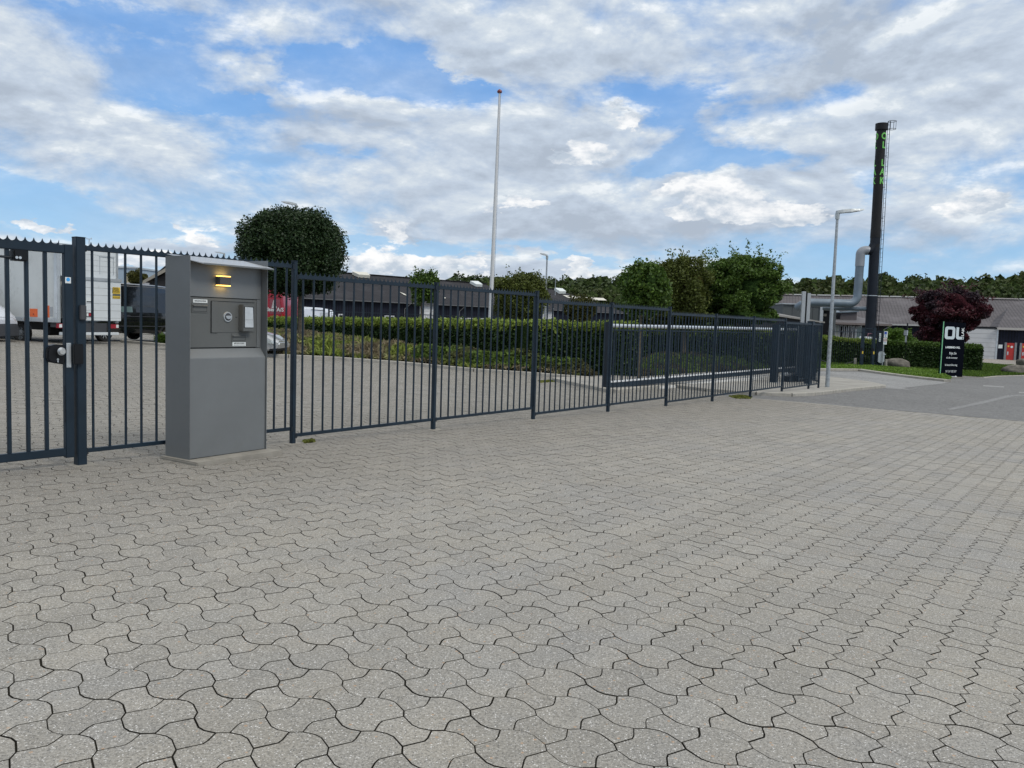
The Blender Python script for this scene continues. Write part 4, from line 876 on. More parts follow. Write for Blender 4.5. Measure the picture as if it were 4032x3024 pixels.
mb = MB(); zt1 = zz(1163); mb.box(pa[0], xx(zt1), -.03, .03, zt1-.02, zt1+.03); mb.build('brace', alu, ch)
mb = MB()
for sx in (.0, .22):
    mb.tube([(xx(.8)+.44+sx*.3, -sx, .8), (xx(hc)+.44+sx*.3, -sx, hc+.15)], .02, 6)
for z in np.arange(1, hc, .33): mb.cyl((xx(z)+.44, 0, z), (xx(z)+.506, -.22, z), .010, n=5)
ld = mb.build('ladder', steel2, ch)
mb = MB()
for z in np.arange(1.8, hc, 2.25): mb.cyl((xx(z)+.3, 0, z), (xx(z)+.47, -.1, z), .022, n=6)
mb.pieces('ladder_bracket', steel2, ch)
mb = MB(); cx_ = xx(hc)+.74
for z in (hc-.38, hc+.18): mb.tube([(cx_+.28*math.cos(a), -.05+.28*math.sin(a), z) for a in np.linspace(0, 6.283, 17)], .018, 6)
for a in np.linspace(0, 6.28, 9)[:-1]: mb.cyl((cx_+.28*math.cos(a), -.05+.28*math.sin(a), hc-.38), (cx_+.28*math.cos(a), -.05+.28*math.sin(a), hc+.18), .012, n=5)
mb.build('ladder_cage', steel2, ch)

# ================================================================== BUILDINGS
def wallpt(P1, P2, px, py):
    """point on the vertical plane through P1-P2 seen at a photo pixel"""
    d = ray(px, py); n = np.array([-(P2[1]-P1[1]), P2[0]-P1[0]]); t = (np.array(P1[:2])@n)/(d[:2]@n); return np.array([t*d[0], t*d[1], H+t*d[2]])
# --- long dark hall: local x along the eave (to the right and away), y away from the camera
e1, e2 = AT(1178, 1173, 80.5), AT(2362, 1230, 116); hd = (e2-e1)[:2]; HLn = np.linalg.norm(hd); hd /= HLn; hang = math.atan2(hd[1], hd[0])
h0 = e1[:2]-hd*8; hz0 = -.75
hall = thing('industrial_hall', (h0[0], h0[1], hz0), hang, 'long dark industrial hall with corrugated roof and pale skylights behind the hedge', 'building')
HLN = HLn+8+6; ez = 3.2-hz0; rz = 6.45-hz0; dpt = 9.0
MB().box(0, HLN, .0, 2*dpt, 0, ez-.05).build('wall', clad, hall)
mb = MB(); hip = 5.0
mb.add([(-.3, -.45, ez-.02), (HLN+.3, -.45, ez-.02), (HLN-hip, dpt, rz), (-.3, dpt, rz), (HLN+.3, 2*dpt+.4, ez-.02), (-.3, 2*dpt+.4, ez-.02)], [(0, 1, 2, 3), (3, 2, 4, 5), (1, 4, 2), (0, 3, 5)])
mb.add([(-.3, -.45, ez-.12), (HLN+.3, -.45, ez-.12), (HLN+.3, 2*dpt+.4, ez-.12), (-.3, 2*dpt+.4, ez-.12)], [(3, 2, 1, 0)])
hroof = mb.build('roof', roofm, hall)
MB().box(-.3, HLN+.3, -.55, -.45, ez-.10, ez-.02).build('gutter', mat('gutter_grey', (.13, .135, .14), .6), hall, bevel=.02)
mb = MB(); x = 0
while x < HLN-hip: mb.box(x, x+1.25, dpt-.25, dpt+.25, rz-.03, rz+.09); x += 1.34
mb.build('ridge_cap', roofm, hroof, bevel=.03)
def hl(px, py):
    p = wallpt(h0, h0+hd*10, px, py); return float((p[:2]-h0)@hd), p[2]-hz0
def roofpt(px, py):
    d = ray(px, py); nrm = np.array([0, -(rz-ez), dpt+.45]); loc0 = np.array([0, -.45, ez]); c, s = hd
    o = np.array([0, 0, H])-np.array([h0[0], h0[1], hz0]); R_ = lambda v: np.array([v[0]*c+v[1]*s, -v[0]*s+v[1]*c, v[2]]); o = R_(o); dl = R_(d); t = ((loc0-o)@nrm)/(dl@nrm); return o+dl*t
def roofpatch(pts, nm, m, lift, th):
    q = [roofpt(*p) for p in pts]; n = np.array([0, -(rz-ez), dpt+.45]); n = n/np.linalg.norm(n)
    v = [tuple(a+n*lift) for a in q]+[tuple(a+n*(lift+th)) for a in q]; k = len(q)
    return MB().add(v, [tuple(reversed(range(k))), tuple(range(k, 2*k))]+[(i, (i+1) % k, k+(i+1) % k, k+i) for i in range(k)]).build(nm, m, hroof)
skyl = mat('skylight_pale', (.60, .58, .50), .5); skyw = mat('skylight_white', (.66, .70, .68), .4)
roofpatch([(1385, 1082), (1443, 1085), (1455, 1097), (1410, 1094)], 'skylight', skyl, .05, .35)
roofpatch([(1849, 1117), (1880, 1118), (1898, 1131), (1872, 1130)], 'skylight', skyw, .05, .35)
roofpatch([(2181, 1144), (2212, 1147), (2226, 1158), (2200, 1158)], 'skylight', skyw, .05, .4)
roofpatch([(2215, 1163), (2290, 1171), (2375, 1175), (2389, 1184), (2310, 1182), (2235, 1173)], 'roof_light', skyl, .03, .03)
roofpatch([(1572, 1150), (1596, 1160), (1600, 1165), (1590, 1162)], 'roof_light', skyl, .03, .03)
roofpatch([(1748, 1173), (1754, 1173), (1754, 1176), (1748, 1176)], 'roof_light', skyl, .03, .03)
def wl(x0p, x1p, y0p, y1p, nm, m, dep=.06, frame=None, panem=None):
    a = hl(x0p, y1p); b = hl(x1p, y1p); zt = hl((x0p+x1p)/2, y0p)[1]; zb_ = max(.1, a[1])
    o = MB().box(a[0], b[0], -dep, .02, zb_, zt).build(nm, m, hall, bevel=.01)
    if panem: MB().box(a[0]+.12, b[0]-.12, -dep-.02, -dep+.01, zb_+.12, zt-.12).build('pane', panem, o)
    return o
wframe = mat('window_frame', (.52, .54, .55), .5)
d1 = wl(1655, 1711, 1199, 1262, 'delivery_door', doorw); wl(1702, 1711, 1199, 1262, 'door_frame', wframe, .1); wl(1651, 1658, 1199, 1262, 'door_frame', wframe, .1)
d2 = wl(2134, 2172, 1216, 1282, 'delivery_door', doorw); wl(2171, 2176, 1214, 1282, 'door_frame', wframe, .1)
for x0, x1, y0 in ((1513, 1532, 1242), (1534, 1552, 1243), (1674, 1690, 1249), (1733, 1752, 1250), (1809, 1834, 1252), (1838, 1868, 1252), (1888, 1905, 1253), (1968, 1978, 1260), (2040, 2066, 1259), (1250, 1272, 1232), (1330, 1350, 1236)):
    wl(x0, x1, y0, y0+24, 'window', wframe, .07, panem=glassd)
for px in (1806, 1590): 
    a = hl(px, 1230); MB().tube([(a[0]+.5, -.5, ez-.1), (a[0], -.12, ez-.7), (a[0], -.12, .1)], .045, 8).build('downpipe', MATS['gutter_grey'], hall, smooth=True)
# --- right-hand building
ra, rb = AT(3060, 1290, 107.5), AT(4500, 1290, 96); rd_ = (rb-ra)[:2]; RL = np.linalg.norm(rd_); rd_ /= RL; rz0 = -1.3
rh = thing('factory_building', (ra[0], ra[1], rz0), math.atan2(rd_[1], rd_[0]), 'wide low factory building with grey tiled roof, white ridge and red doors', 'building')
def rl_(px, py, yoff=0):
    nrm = np.array([-rd_[1], rd_[0]]); p = wallpt(ra[:2]+nrm*yoff, ra[:2]+nrm*yoff+rd_*10, px, py); return float((p[:2]-ra[:2])@rd_), p[2]-rz0
ez2 = 2.68-rz0; rz2 = 6.35-rz0; D2 = 8.5
MB().box(0, RL, 0, 2*D2, 0, ez2-.05).build('wall', clad2, rh)
rr_ = MB().add([(-1, -.5, ez2), (RL+.5, -.5, ez2), (RL+.5, D2, rz2), (-1, D2, rz2), (RL+.5, 2*D2+.5, ez2), (-1, 2*D2+.5, ez2)], [(0, 1, 2, 3), (3, 2, 4, 5), (0, 3, 5), (1, 4, 2)]).add([(-1, -.5, ez2-.14), (RL+.5, -.5, ez2-.14), (RL+.5, 2*D2+.5, ez2-.14), (-1, 2*D2+.5, ez2-.14)], [(3, 2, 1, 0)]).build('roof', roofr, rh)
x = -1; ix = 0
while x < RL: MB().box(x, min(x+2.9, RL), D2-.3, D2+.3, rz2-.02, rz2+.15).build('ridge_cap', mat('ridge_white_%d' % ix, (.55, .55, .53) if ix % 3 else (.42, .38, .36), .6), rr_, bevel=.04); x += 3.05; ix += 1
MB().box(-1, RL+.5, -.66, -.5, ez2-.16, ez2+.02).build('gutter', mat('gutter_pale', (.40, .40, .39), .5), rh, bevel=.02)
# projecting part with the doors
FY = -4.0; xa = rl_(3925, 1410, FY)[0]; xg0 = rl_(3790, 1410, FY)[0]; xb = RL
wl_ = MB().box(xa, xb, FY, -.02, 0, ez2-.15).build('front_wall', clad2, rh)
MB().box(xg0, xa-.02, FY+.05, -.02, 0, ez2-.25).build('side_wall', mat('side_wall_grey', (.36, .37, .37), .6), rh)
MB().add([(xa-.3, FY-.4, ez2-.12), (xb, FY-.4, ez2-.12), (xb, 2.6, ez2+2.4), (xa+2.4, 2.6, ez2+2.4), (xa-.3, 1, ez2-.12), (xb, 1, ez2-.12)], [(0, 1, 2, 3), (0, 3, 4), (0, 4, 5, 1)]).build('porch_roof', roofr, rh)
MB().box(xa-.3, xb, FY-.5, FY-.4, ez2-.34, ez2-.08).build('fascia', mat('fascia_pale', (.40, .38, .36), .6), rh)
MB().box(xg0, xa-.35, FY-.02, FY+.5, ez2-.24, ez2-.02).build('canopy', black, rh)
gx0 = rl_(3800, 1410, FY)[0]; gx1 = rl_(3917, 1410, FY)[0]; zb2 = .02
gd = MB().box(gx0, gx1, FY-.02, FY+.045, zb2, ez2-.35).build('garage_door', doorw, rh)
MB().box(gx1, gx1+.18, FY-.06, FY+.04, 0, ez2-.3).build('door_frame', alu, rh)
for a, b, in ((3960, 3990), (4020, 4050), (4075, 4105)):
    q0 = rl_(a, 1410, FY)[0]; q1 = rl_(b, 1410, FY)[0]; o = MB().box(q0, q1, FY-.06, FY+.01, zb2, 2.15).build('red_door', reddoor, rh)
    for s_ in (q0-.24, q1+.02): MB().box(s_, s_+.22, FY-.12, FY+.01, 0, 2.2).build('door_post', mat('door_post_grey_%d' % int(s_*10), (.20, .21, .22), .6), rh)
    MB().box(q0+.08, q0+.22, FY-.075, FY-.055, .75, 1.15).build('handle', alu, o)
    MB().cyl((q0+.52, FY-.062, 1.7), (q0+.52, FY-.07, 1.7), .13, n=16).build('round_notice', whitel, o)
    MB().box(q0+.08, q0+.26, FY-.075, FY-.06, 1.68, 1.86).build('notice', yellow, o)
q0 = rl_(3931, 1360, FY); q1 = rl_(3947, 1360, FY); MB().box(q0[0], q1[0], FY-.05, FY+.01, 1.5, 1.92).build('notice_board', whitel, rh)
# --- low annexe, box and lower roof in front of it
aa, ab = AT(3010, 1262, 75), AT(3502, 1278, 75); aL = ab[0]-aa[0]; az0 = float(zg(ab[0], 75))-.1
an = thing('brick_annexe', (aa[0], 75, az0), 0, 'low dark brick annexe with shallow hipped roof and window band, left of the chimney', 'building')
ae = AT(3400, 1273, 75)[2]-az0; at_ = AT(3320, 1222, 82)[2]-az0; q = lambda px, py=1300, Y_=75: AT(px, py, Y_)[0]-aa[0]
MB().box(.5, aL-.4, 0, 12, 0, ae-.1).build('wall', brickd, an)
ar = MB().add([(0, -.5, ae), (aL, -.5, ae), (aL-3.2, 7, at_), (0, 7, at_), (aL, 12.5, ae), (0, 12.5, ae)], [(0, 1, 2, 3), (1, 4, 2), (3, 2, 4, 5), (0, 3, 5)]).add([(0, -.5, ae-.12), (aL, -.5, ae-.12), (aL, 12.5, ae-.12), (0, 12.5, ae-.12)], [(3, 2, 1, 0)]).build('roof', mat('felt_roof', (.105, .10, .107), .75, 0, .15, .7), an)
MB().box(0, aL, -.6, -.5, ae-.18, ae+.01).build('gutter', mat('gutter_brown', (.16, .135, .13), .5), an, bevel=.01)
for a, b, m_ in ((3288, 3302, wframe), (3305, 3318, glassd), (3322, 3333, glassd), (3338, 3352, glassd), (3356, 3366, glassd), (3370, 3392, glasst)):
    z1 = ae-.25; o = MB().box(q(a), q(b), -.06, .02, z1-1.15, z1).build('window', wframe, an); MB().box(q(a)+.06, q(b)-.05, -.075, -.055, z1-1.08, z1-.06).build('pane', m_ if m_ != wframe else mat('blind', (.30, .31, .27), .6), o)
MB().box(q(3286), q(3395), -.08, .02, ae-1.48, ae-1.40).build('sill', alu, an)
for px in (3367, 3478): MB().tube([(q(px)+.5, -.55, ae-.1), (q(px), -.1, ae-.5), (q(px), -.1, .1)], .04, 8).build('downpipe', alu, an, smooth=True)
# roof hatch and vent
hx = q(3370); MB().add([(hx-2.0, 1.0, ae+.9), (hx+.6, 1.0, ae+1.15), (hx+.9, 3.0, ae+1.45), (hx-1.6, 3.0, ae+1.35), (hx-2.0, 1.0, ae+.83), (hx+.6, 1.0, ae+1.03), (hx+.9, 3.0, ae+1.33), (hx-1.6, 3.0, ae+1.25)], [(0, 1, 2, 3), (4, 7, 6, 5), (0, 4, 5, 1), (1, 5, 6, 2), (2, 6, 7, 3), (3, 7, 4, 0)]).build('roof_hatch', galpipe, an)
MB().box(hx-1.0, hx+.5, 1.2, 2.8, ae+.3, ae+1.1).build('hatch_base', mat('hatch_brown', (.08, .07, .075), .6), an)
for px in (3306, ): MB().cyl((q(px), 1.5, ae+.5), (q(px), 1.5, ae+2.0), .03, n=6).build('vent_pipe', greyd, an)
ax0, ax1, ax2 = q(3085, 1200, 73), q(3231, 1200, 73), q(3290, 1200, 73); bt = AT(3230, 1201, 73)[2]-az0
bx = MB().box(ax0-.0, ax1+.25, -1.9, 6, .1, bt-.02).build('plant_room', annex, an)
MB().box(ax1+.25, ax2+.02, -1.9, -1.75, bt-.45, bt).build('portal_head', annex, bx); MB().box(ax1-.0, ax1+.28, -2.0, -1.88, .1, bt).build('portal_jamb', alu, bx); MB().box(ax2-.2, ax2+.1, -2.0, -1.75, .1, bt).build('portal_jamb', annex, bx)
MB().box(ax1+.27, ax2-.0, -1.0, 6, .1, bt-.05).build('portal_recess', black, bx)
MB().box(ax1+.32, ax1+.9, -1.12, -.98, bt-.95, bt-.72).build('sign_light', mat('beam_beige', (.26, .24, .21), .6), bx)
MB().box(ax0-.1, ax2+.15, -2.05, 6.1, bt-.02, bt+.06).build('coping', alu, bx)
lr = MB().add([(q(3030, 1250, 68), -9, AT(3060, 1225, 66)[2]-az0), (q(3110, 1250, 68), -9, AT(3110, 1228, 66)[2]-az0), (q(3238, 1265, 68), -9, AT(3238, 1264, 66)[2]-az0), (q(3030, 1265, 68), -9, AT(3030, 1240, 66)[2]-az0)], [(0, 1, 2, 3)])
lrz = lambda px, py: AT(px, py, 70)[2]-az0; lrx = lambda px: AT(px, 1250, 70)[0]-aa[0]
MB().add([(lrx(3000), -5, lrz(3000, 1222)), (lrx(3060), -5, lrz(3060, 1228)), (lrx(3236), -5, lrz(3236, 1264)), (lrx(3000), -5, lrz(3000, 1248)), (lrx(3000), -5.6, lrz(3000, 1232)), (lrx(3236), -5.6, lrz(3236, 1268)), (lrx(3236), -2, lrz(3236, 1266)), (lrx(3100), -2, lrz(3100, 1234)), (lrx(3000), -2, lrz(3000, 1212))], [(4, 5, 6, 7, 8)]).build('lean_to_roof', mat('lean_roof', (.20, .195, .19), .7), an)
MB().prism([(lrx(3000), .1), (lrx(3232), .1), (lrx(3232), lrz(3236, 1272)), (lrx(3000), lrz(3000, 1238))], -5.3, -2).build('lean_to_wall', mat('lean_wall', (.035, .035, .04), .7), an)
MB().prism([(lrx(3000), lrz(3000, 1238)), (lrx(3236), lrz(3236, 1272)), (lrx(3236), lrz(3236, 1267)), (lrx(3000), lrz(3000, 1231))], -5.75, -5.6).build('lean_to_fascia', mat('lean_fascia', (.30, .29, .27), .6), an)
# --- small dark barn and the far pale block on the left
bp = AT(578, 1200, 62); bz = float(zg(bp[0], 62)); barn = thing('barn', (bp[0], 62, bz), 0, 'dark barn gable with pale verge, rising behind the black van', 'building')
be = AT(578, 1110, 62)[2]-bz; br2 = AT(660, 1062, 62)[2]-bz; bw = (AT(660, 1062, 62)[0]-bp[0])
MB().prism([(.2, 0), (.2, be-.1), (bw, br2-.15), (2*bw-.2, be-.1), (2*bw-.2, 0)], 0, 8).build('wall', mat('barn_wall', (.02, .019, .02), .8), barn)
MB().prism([(-.1, be-.06), (bw, br2-.06), (2*bw+.1, be-.06), (2*bw+.1, be+.06), (bw, br2+.08), (-.1, be+.06)], -.35, 8.2).build('roof', mat('barn_roof', (.07, .065, .065), .8), barn)
MB().prism([(-.12, be-.16), (bw, br2-.18), (2*bw+.12, be-.16), (2*bw+.12, be+.07), (bw, br2+.09), (-.12, be+.07)], -.40, -.35).build('verge_board', mat('verge_pale', (.27, .25, .21), .7), barn)
fb = AT(430, 1200, 150); fz_ = float(zg(fb[0], 150)); far = thing('far_building', (fb[0], 150, fz_), 0, 'far pale blue and cream block seen between the truck and the barn', 'building')
ftz = AT(500, 1056, 150)[2]-fz_; fx = lambda px: AT(px, 1100, 150)[0]-fb[0]
o = MB().box(0, fx(528), 0, 12, 0, ftz).build('wall', mat('far_blue', (.30, .38, .46), .6), far); MB().box(fx(492), fx(515), -.15, 0, 1, ftz-.8).build('cream_panel', mat('far_cream', (.45, .40, .28), .6), o)
MB().box(-.2, fx(528)+.2, -.2, 12.2, ftz, ftz+.3).build('roof_edge', alu, far)
shd = thing('shed', (AT(455, 1130, 75)[0], 75, float(zg(AT(455, 1130, 75)[0], 75))), 0, 'grey flat-roofed shed just behind the roof of the black van', 'building'); sx_ = AT(612, 1130, 75)[0]-shd.location.x; sz_ = AT(540, 1112, 75)[2]-shd.location.z
MB().box(0, sx_, 0, 7, 0, sz_-.3).build('wall', mat('shed_wall', (.17, .17, .17), .7), shd); MB().add([(-.3, -.4, sz_-.3), (sx_+.3, -.4, sz_-.3), (sx_+.3, 7.3, sz_+.5), (-.3, 7.3, sz_+.5), (-.3, -.4, sz_-.42), (sx_+.3, -.4, sz_-.42), (sx_+.3, 7.3, sz_+.38), (-.3, 7.3, sz_+.38)], [(0, 1, 2, 3), (4, 7, 6, 5), (0, 4, 5, 1), (1, 5, 6, 2), (2, 6, 7, 3), (3, 7, 4, 0)]).build('roof', mat('shed_roof', (.15, .15, .16), .7), shd)
mast = AT(352, 1100, 60); mt = thing('mast', (mast[0], 60, float(zg(mast[0], 60))), 0, 'thin mast with small crossbar standing up behind the box truck', 'mast'); mh = AT(352, 941, 60)[2]-mt.location.z
mb = MB().cyl((0, 0, -.1), (0, 0, mh), .04, .03, 8); mb.build('pole', alu, mt); mb = MB(); mb.box(-.18, .18, -.02, .02, mh-.02, mh+.02); mb.build('crossbar', alu, mt)
[MB().cyl((s_*.16, 0, mh+.02), (s_*.16, 0, mh+.10), .035, .02, 8).build('sensor', alu, mt) for s_ in (-1, 1)]
# --- low fence beyond the hedge
YF = 56; f0 = AT(1295, 1240, YF); f1 = AT(2420, 1260, 62); fdv = (f1-f0)[:2]; FL = np.linalg.norm(fdv); fdv /= FL; fz0 = -.35
lf = thing('yard_fence', (f0[0], f0[1], fz0), math.atan2(fdv[1], fdv[0]), 'low dark bar fence just beyond the long hedge, in front of the hall', 'fence')
topz = AT(1298, 1224, YF)[2]-fz0; topz2 = AT(2300, 1263, 61.5)[2]-fz0; nP = 9
for i in range(nP+1):
    x = FL*i/nP; zt_ = topz+(topz2-topz)*i/nP; MB().box(x-.06, x+.06, -.06, .06, -.2, zt_+.15).build('post', steel2, lf, bevel=.008)
for i in range(nP):
    x0 = FL*i/nP+.06; x1 = FL*(i+1)/nP-.06; zt_ = topz+(topz2-topz)*(i+.5)/nP; mb = MB()
    for x in np.arange(x0+.1, x1-.03, .15): mb.cyl((x, 0, .1), (x, 0, zt_), .012, n=5)
    mb.box(x0, x1, -.02, .02, zt_-.05, zt_); mb.box(x0, x1, -.02, .02, .1, .15); mb.build('bar_panel', steel2, lf)

# ================================================================== VEHICLES
def wheel(parent, x, y, r, wd, style='steel', side=1, rim=alu):
    t = MB(); prof = [(r*.66, -wd*.5), (r*.93, -wd*.5), (r, -wd*.36), (r, wd*.36), (r*.93, wd*.5), (r*.66, wd*.5)]; n = 32; vs = []
    for i in range(n):
        a = 2*math.pi*i/n
        for pr_, w_ in prof: vs.append((x+pr_*math.cos(a), y+w_*1.0, r+pr_*math.sin(a)))
    k = len(prof); fs = [(i*k+j, i*k+(j+1) % k, ((i+1) % n)*k+(j+1) % k, ((i+1) % n)*k+j) for i in range(n) for j in range(k)]
    ty = t.add(vs, fs).build('wheel', rubber, parent, smooth=True); yo = y+side*wd*.30
    m = MB()
    if style == 'steel':
        m.cyl((x, yo-side*.05, r), (x, yo, r), r*.67, r*.67, 28); m.cyl((x, yo, r), (x, yo+side*.03, r), r*.30, r*.22, 20)
        for i in range(8): a = i*math.pi/4; m.cyl((x+r*.45*math.cos(a), yo, r+r*.45*math.sin(a)), (x+r*.45*math.cos(a), yo+side*.004, r+r*.45*math.sin(a)), r*.06, n=8, mi=1)
    else:
        m.cyl((x, yo-side*.06, r), (x, yo-side*.04, r), r*.67, r*.67, 28, mi=1)
        for i in range(10):
            a = i*math.pi/5; c, s_ = math.cos(a), math.sin(a); hw = r*.055; m.add([(x+c*q_-s_*hw*e_, yo+side*.01*(1-q_/r), r+s_*q_+c*hw*e_) for q_ in (r*.1, r*.66) for e_ in (-1, 1)], [(0, 1, 3, 2)])
        m.cyl((x, yo-side*.02, r), (x, yo+side*.012, r), r*.14, n=14)
    m.build('rim', [rim, black], ty); return ty
def loft(parent, name, stations, m, bevel=.04, smooth=True):
    """stations: (x, half width bottom, half width top, z0, zbelt, z1): body sections along local x"""
    mb = MB(); vs = []
    for x, wb, wt, z0, zb_, z1 in stations: vs += [(x, -wb*.96, z0), (x, -wb, z0+(zb_-z0)*.25), (x, -wb, zb_), (x, -wt, z1-.06), (x, -wt*.86, z1), (x, wt*.86, z1), (x, wt, z1-.06), (x, wb, zb_), (x, wb, z0+(zb_-z0)*.25), (x, wb*.96, z0)]
    k = 10; n = len(stations); fs = [(i*k+j, i*k+(j+1) % k, (i+1)*k+(j+1) % k, (i+1)*k+j) for i in range(n-1) for j in range(k)]+[tuple(range(k)), tuple(reversed(range((n-1)*k, n*k)))]
    return mb.add(vs, fs).build(name, m, parent, smooth=smooth, bevel=bevel)
# --- box truck
rc = np.array([-15.3, 27.9]); fw = np.array([-.907, .42]); fw /= np.linalg.norm(fw); lf_ = np.array([-fw[1], fw[0]]); rc2 = rc-lf_*1.2; tz = .29
tr = thing('box_truck', (rc2[0], rc2[1], tz), math.atan2(fw[1], fw[0]), 'white box truck with raised tail lift and orange plates, parked in the yard', 'truck')
bx0, bx1 = .80, 3.42; TLn = 6.2
MB().box(.16, TLn, -1.17, 1.185, bx0+.12, bx1-.05).build('box_body', offw, tr, bevel=.01)
mb = MB(); mb.box(0.0, .16, 1.08, 1.21, bx0-.02, bx1); mb.build('corner_post', alu, tr, bevel=.01); MB().box(0.0, .16, -1.21, -1.08, bx0-.02, bx1).build('corner_post', alu, tr, bevel=.01)
MB().box(.16, TLn, 1.13, 1.205, bx0-.02, bx0+.13).build('side_rail', alu, tr, bevel=.008); MB().box(0, TLn, -1.2, 1.2, bx1-.06, bx1+.02).build('roof_rail', alu, tr, bevel=.02)
ud = MB().box(-.03, .02, -1.08, 1.08, bx0+1.55, bx1-.06).build('upper_door', white, tr, bevel=.01)
mb = MB()
for z in (.22, .44, .66, .88): mb.box(-.034, -.029, -1.06, 1.06, bx0+1.6+z*.85, bx0+1.606+z*.85)
mb.build('panel_line', mat('seam', (.33, .34, .34), .6), ud)
mb = MB(); mb.box(-.04, -.03, -.98, -.955, bx0+1.7, bx0+2.3); mb.box(-.04, -.03, -.42, -.40, bx0+1.7, bx0+2.3); mb.box(-.045, -.03, -1.0, -.38, bx0+2.3, bx0+2.33); mb.build('hatch_frame', alu, ud)
tl = MB().box(-.14, -.05, -1.2, 1.06, bx0+.06, bx0+1.52).build('tail_lift', white, tr, bevel=.015)
MB().box(-.17, -.14, -1.21, 1.07, bx0+1.46, bx0+1.56).build('lift_edge', alu, tl)
mb = MB()
for z in (.16, .42, .66, .95, 1.2): mb.box(-.1425, -.1395, -1.16, 1.02, bx0+z, bx0+z+.012)
mb.build('panel_line', MATS['seam'], tl)
hz_ = MB().box(-.146, -.139, -1.16, -.84, bx0+1.02-.16, bx0+1.27).build('warning_plate', yellow, tl)
mb = MB()
for i in range(7): y0 = -1.16+.055*i; mb.add([(-.148, max(-1.16, y0-.02), bx0+1.07), (-.148, y0+.008, bx0+1.07), (-.148, min(-.84, y0+.13), bx0+1.26), (-.148, min(-.84, y0+.10), bx0+1.26)], [(0, 1, 2, 3)])
for i in range(7): y0 = -1.16+.05*i; mb.add([(-.148, y0, bx0+.87), (-.148, y0+.022, bx0+.87), (-.148, min(-.84, y0+.06), bx0+.93), (-.148, min(-.84, y0+.038), bx0+.93)], [(0, 1, 2, 3)])
mb.build('warning_stripe', blackp, hz_)
MB().box(-.147, -.1465, -1.16, -.84, bx0+.955, bx0+1.04).build('plate_band', mat('band_olive', (.12, .13, .10), .6), hz_)
o = MB().box(-.145, -.139, -.04, .22, bx0+.70, bx0+.86).build('sticker', whitel, tl); MB().box(-.147, -.1452, -.03, .21, bx0+.70, bx0+.735).build('sticker_band', blackp, o)
o = MB().box(-.155, -.139, -.04, .24, bx0+.20, bx0+.34).build('marker_lamp', black, tl); MB().box(-.158, -.1555, -.02, .14, bx0+.22, bx0+.32).build('red_lens', red, o); MB().box(-.158, -.1555, .15, .22, bx0+.22, bx0+.32).build('clear_lens', whitel, o)
for x0, x1, z0, z1 in ((.42, .66, .14, .66-.12), (1.02, 1.42, .14, .42)):
    o = MB().box(x0, x1, 1.186, 1.192, bx0+z0, bx0+z1).build('orange_plate', orange, tr); mb = MB(); k = 3 if z1 > .5 else 1; [mb.cyl(((x0+x1)/2, 1.193, bx0+z0+.09+i*.11), ((x0+x1)/2, 1.196, bx0+z0+.09+i*.11), .032, n=10) for i in range(k)]; mb.build('plate_mark', mat('plate_mark_%d' % k, (.30, .04, .02), .6), o)
MB().box(.25, .40, 1.186, 1.190, bx0+.18, bx0+.5).build('notice', mat('notice_grey', (.36, .38, .40), .6), tr)
MB().box(1.45, 1.68, 1.205, 1.215, bx0+.02, bx0+.09).build('side_marker', amber, tr)
MB().box(.3, TLn, -.45, .45, .48, bx0-.02).build('chassis', black, tr); MB().box(.10, .5, -1.1, 1.1, .62, .76).build('underride_bar', greyd, tr)
MB().box(-.12, 0.05, -1.12, 1.12, .36, .46).build('bumper_bar', white, tr, bevel=.01); MB().box(-.1, .35, -.62, .62, .46, .78).build('lift_arm', greyd, tr)
for s_ in (-1, 1): 
    o = MB().box(-.02, .10, s_*1.02-.16, s_*1.02+.16, .60, .75).build('tail_light', red, tr); MB().box(-.03, -.021, s_*1.12-.06, s_*1.12+.04, .62, .73).build('clear_lens', whitel, o)
mb = MB(); mb.prism([(1.15+.62*math.cos(a), .42+.50*math.sin(a)) for a in np.linspace(0, math.pi, 14)]+[(.63, .42)]+[(1.15+.56*math.cos(a), .42+.45*math.sin(a)) for a in np.linspace(math.pi, 0, 14)], .92, 1.17); 
mb = MB(); mb.tube([(2.05+.50*math.cos(a), 1.05, .42+.50*math.sin(a)) for a in np.linspace(0.1, math.pi-.1, 14)], .02, 6); mb.build('mudguard', greyd, tr)
wheel(tr, 2.05, 1.02, .36, .24, 'steel', 1, mat('rim_grey', (.20, .22, .24), .5, .3)); wheel(tr, 2.05, -1.02, .36, .24, 'steel', -1); wheel(tr, 5.7, 1.0, .36, .24, 'steel', 1); wheel(tr, 5.7, -1.0, .36, .24, 'steel', -1)
MB().cyl((1.15, -.6, .48), (1.15, .75, .48), .17, n=14).build('spare_wheel', rubber, tr)
loft(tr, 'cab', [(TLn+.05, 1.0, .9, .45, 1.3, 2.5), (TLn+1.2, 1.0, .86, .45, 1.3, 2.45), (TLn+2.0, .98, .7, .45, 1.25, 1.5), (TLn+2.6, .8, .6, .5, 1.0, 1.05)], whitep)
